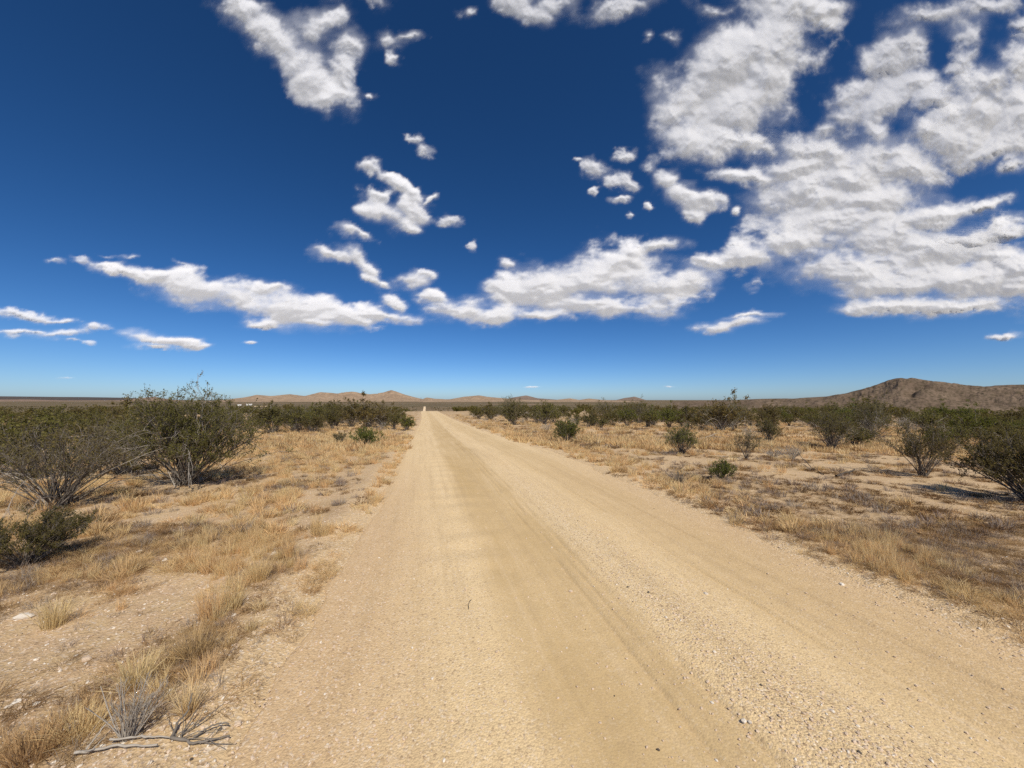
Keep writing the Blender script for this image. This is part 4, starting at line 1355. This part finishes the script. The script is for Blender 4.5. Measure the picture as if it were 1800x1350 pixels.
def build_cloud(label, blobs, seed):
    bl = np.array([(b + (1.0,))[:6] if len(b) == 5 else b for b in blobs], float)
    small = max(bl[:, 2].max(), bl[:, 3].max())
    m = min(80, .9 * small)
    x0, x1 = (bl[:, 0] - bl[:, 2]).min() - m, (bl[:, 0] + bl[:, 2]).max() + m
    y0, y1 = (bl[:, 1] - bl[:, 3]).min() - m, (bl[:, 1] + bl[:, 3]).max() + m
    y1 = min(y1, 698)
    step = 2.0 if small > 26 else (1.1 if small > 13 else .8)
    if small < 40 and bl[:, 3].max() < 3: step = .5
    xs = np.arange(x0, x1, step); ys = np.arange(y0, y1, step)
    X, Y = np.meshgrid(xs, ys)
    kp = ([0, 250, 450, 600, 690], [1.0, .95, .62, .42, .25])           # clouds flatten towards the horizon
    ks = np.interp(Y, *kp)
    vy = np.interp(Y, ys, np.cumsum(1 / np.interp(ys, *kp)) * step) + y0
    fs = np.clip(small / 40.0, .22, 1.0)       # noise scale follows the cloud's size
    w1 = fbm(X / (80 * fs), vy / (80 * fs), 6, seed * 7 + 900, .55)
    w2 = fbm(X / (80 * fs) + 31.7, vy / (80 * fs) + 11.1, 6, seed * 7 + 907, .55)
    wx = X + 38 * fs * w1; wy = Y + 38 * fs * w2 * ks
    acc = np.zeros(X.shape)
    for cx, cy, rx, ry, an, wt in bl:
        a = math.radians(an)
        ux = (wx - cx) * math.cos(a) + (wy - cy) * math.sin(a)
        uy = -(wx - cx) * math.sin(a) + (wy - cy) * math.cos(a)
        q = np.sqrt((ux / (rx * 1.10)) ** 2 + (uy / (ry * 1.10)) ** 2)
        f = (1 - q) * (.45 + .55 * wt) - (1 - wt) * .18
        acc = acc + np.exp(np.clip(f, -3, 1) * 7)
    Dn = np.log(acc + 1e-6) / 7
    n1 = fbm(X / (95 * fs), vy / (95 * fs), 7, seed * 13 + 1, .60)
    n2 = fbm(X / (150 * fs) + 3.1, vy / (110 * fs), 6, seed * 13 + 61, .58)
    bil = 1 - 2 * np.abs(fbm(X / (60 * fs) + 1.3 * w1, vy / (60 * fs) + 1.3 * w2, 5, seed * 13 + 5, .5))
    fade = np.clip(1.12 * np.average(bl[:, 5], weights=bl[:, 2] * bl[:, 3]), 0, 1) ** 1.3
    T = Dn + 1.0 * n1 + .08 * (bil - .6) + .25 * np.minimum(n2, .2)
    dens = smooth(-.02, 1.0 if small < 28 else .85, T)
    op = (1 - np.exp(-4.4 * dens ** 1.75)) * fade * (.86 if small < 28 else 1.0)
    op = np.where(T < -.015, 0, op)
    # lumps, as a height over the sheet in pixels of the photograph; the big domes count most
    ns = fbm(X / (95 * fs), vy / (95 * fs), 3, seed * 13 + 1, .5)          # the broad part of the same turbulence
    th = np.sqrt(np.clip(Dn + .7 * ns, 0, 1.2))
    ls3 = 110 * fs * max(1.0, small / 70.0)
    w1s = fbm(X / (80 * fs), vy / (80 * fs), 3, seed * 7 + 900, .5)
    lump3 = fbm(X / ls3 + .5 * w1s, vy / ls3 - .4 * w1s, 3, seed * 13 + 41, .42)
    lump = fbm(X / (50 * fs) + .6 * w1s, vy / (50 * fs) + .6 * w1s, 3, seed * 13 + 21, .4)
    big = max(1.0, small / 50.0) * fs
    hh = fs * 13 * th * lump + big * 50 * th * lump3 + big * 62 * np.sqrt(np.clip(Dn + .25 * ns + .06, 0, 1.2)) + fs * 5 * np.sqrt(np.clip(T, 0, 1))

    def lump_normals(h, lim_):
        gy, gx = np.gradient(h, step)
        gm = np.sqrt(gx * gx + gy * gy) + 1e-6
        k = np.tanh(gm / lim_) * lim_ / gm
        d = norm(pdir(X, Y))
        ex = norm(_R - d * (d @ _R)[..., None]); ey = norm(-_UP + d * (d @ _UP)[..., None])
        # vapour scatters light round its lumps, so its normals lean towards the sun
        return norm(.95 * norm(-d - (gx * k)[..., None] * ex - (gy * k)[..., None] * ey) - .95 * np.array(sd))

    LN = lump_normals(hh, 1.4)
    parts = [shell(X, Y, op, LN, -fs * 6 * np.clip(Dn, 0, 1), step)]
    # a thin veil wraps the body and links its puffs
    Tv = .75 * Dn + .75 * n2 + .22 * n1 + .16
    ov = (1 - np.exp(-1.5 * smooth(-.05, .9, Tv) ** 1.2)) * fade * (.46 if small > 60 else .55)
    ov = np.where(Tv < -.045, 0, ov)
    sl = (slice(None, None, 2), slice(None, None, 2))
    LV = lump_normals(big * 60 * np.sqrt(np.clip(Dn + .3, 0, 1.5)) + big * 30 * lump3 * th, 1.0)
    parts.append(shell(X[sl], Y[sl], ov[sl], LV[sl], np.full(X[sl].shape, -fs * 9.0), step * 2))
    # the far side
    ob = np.where(op[sl] > .93, .95, 0.0)
    if (ob > 0).sum() > 30:
        parts.append(shell(X[sl], Y[sl], ob, LN[sl], fs * 35 * th[sl] + 3, step * 2))
    V, Q, O, N, o = [], [], [], [], 0
    for v, q, a, n in parts:
        V.append(v); Q.append(q + o); O.append(a); N.append(n); o += len(v)
    me = mesh_np('cloud', np.concatenate(V), np.concatenate(Q), M_CLOUD, True, {'opacity': np.concatenate(O)})
    me.normals_split_custom_set_from_vertices(np.concatenate(N).astype(np.float32))
    return obj('cloud', me, label=label, cat='cloud', group='clouds in the sky')


for i, (lab, bl) in enumerate(CL.items()):
    build_cloud(lab, bl, i + 1)


# ------------------------------------------------------------------ far off: sheds and a pole on the plain
def box(x0, x1, y0, y1, z0, z1):
    V = np.array([(x, y, z) for z in (z0, z1) for x, y in ((x0, y0), (x1, y0), (x1, y1), (x0, y1))], float)
    Q = np.array([(3, 2, 1, 0), (4, 5, 6, 7), (0, 1, 5, 4), (1, 2, 6, 5), (2, 3, 7, 6), (3, 0, 4, 7)])
    return V, Q


def plain_mat(name, c):
    M = Mat(name)
    M.diffuse(M.mix(M.ramp(M.noise(M.pos(), 1.5, 4, .6), .3, .7, 0, .35), c, tuple(v * .8 for v in c)), None, .7, .2)
    return M.m


M_WALL, M_ROOF, M_POLE = plain_mat('white_wall', (.78, .76, .72)), plain_mat('pale_roof', (.70, .68, .65)), plain_mat('pole_timber', (.16, .12, .09))


def shed(label, px, py, w, d, h):
    x, y = on_ground(px, py)
    e = bpy.data.objects.new('shed', None); col.objects.link(e)
    e.location = (x, y, float(zbase(x, y))); e.rotation_euler = (0, 0, -math.atan2(x, y))
    e['label'] = label; e['category'] = 'shed'
    obj('wall', mesh_np('wall', *box(-w / 2, w / 2, -d / 2, d / 2, -.3, h), M_WALL), e)
    V = np.array([(-w / 2 - .4, -d / 2 - .4, h - .02), (w / 2 + .4, -d / 2 - .4, h - .02), (w / 2 + .4, d / 2 + .4, h - .02), (-w / 2 - .4, d / 2 + .4, h - .02),
                  (-w / 2 - .4, 0, h + d * .22), (w / 2 + .4, 0, h + d * .22)])
    obj('roof', mesh_np('roof', V, np.array([(0, 1, 5, 4), (2, 3, 4, 5), (3, 0, 4, 4), (1, 2, 5, 5), (3, 2, 1, 0)][:2] + [(3, 2, 1, 0)]), M_ROOF), e)
    obj('door', mesh_np('door', *box(-.6, .6, -d / 2 - .06, -d / 2 - .003, -.1, 2.0), M_POLE), e)
    return e


shed('tiny white shed on the plain behind the big left bush', 438, 713, 13, 7, 3.2)
shed('tinier white shed further left behind the big left bush', 421, 713.5, 8, 6, 2.6)

x, y = on_ground(740, 710)
e = bpy.data.objects.new('utility_pole', None); col.objects.link(e)
e.location = (x, y, float(zbase(x, y)))
e['label'] = 'thin pole standing far off where the road ends'; e['category'] = 'pole'
hp = 11.5 / PX_F * depth_of(x, y)
obj('post', mesh_np('post', *tubes(np.array([[(0, 0, -.5), (0, 0, hp * .5), (0, 0, hp)]], float), np.array([[.35, .32, .28]]), 8), M_POLE, True), e)
obj('crossarm', mesh_np('crossarm', *box(-1.8, 1.8, -.15, .15, hp * .9, hp * .9 + .3), M_POLE), e)
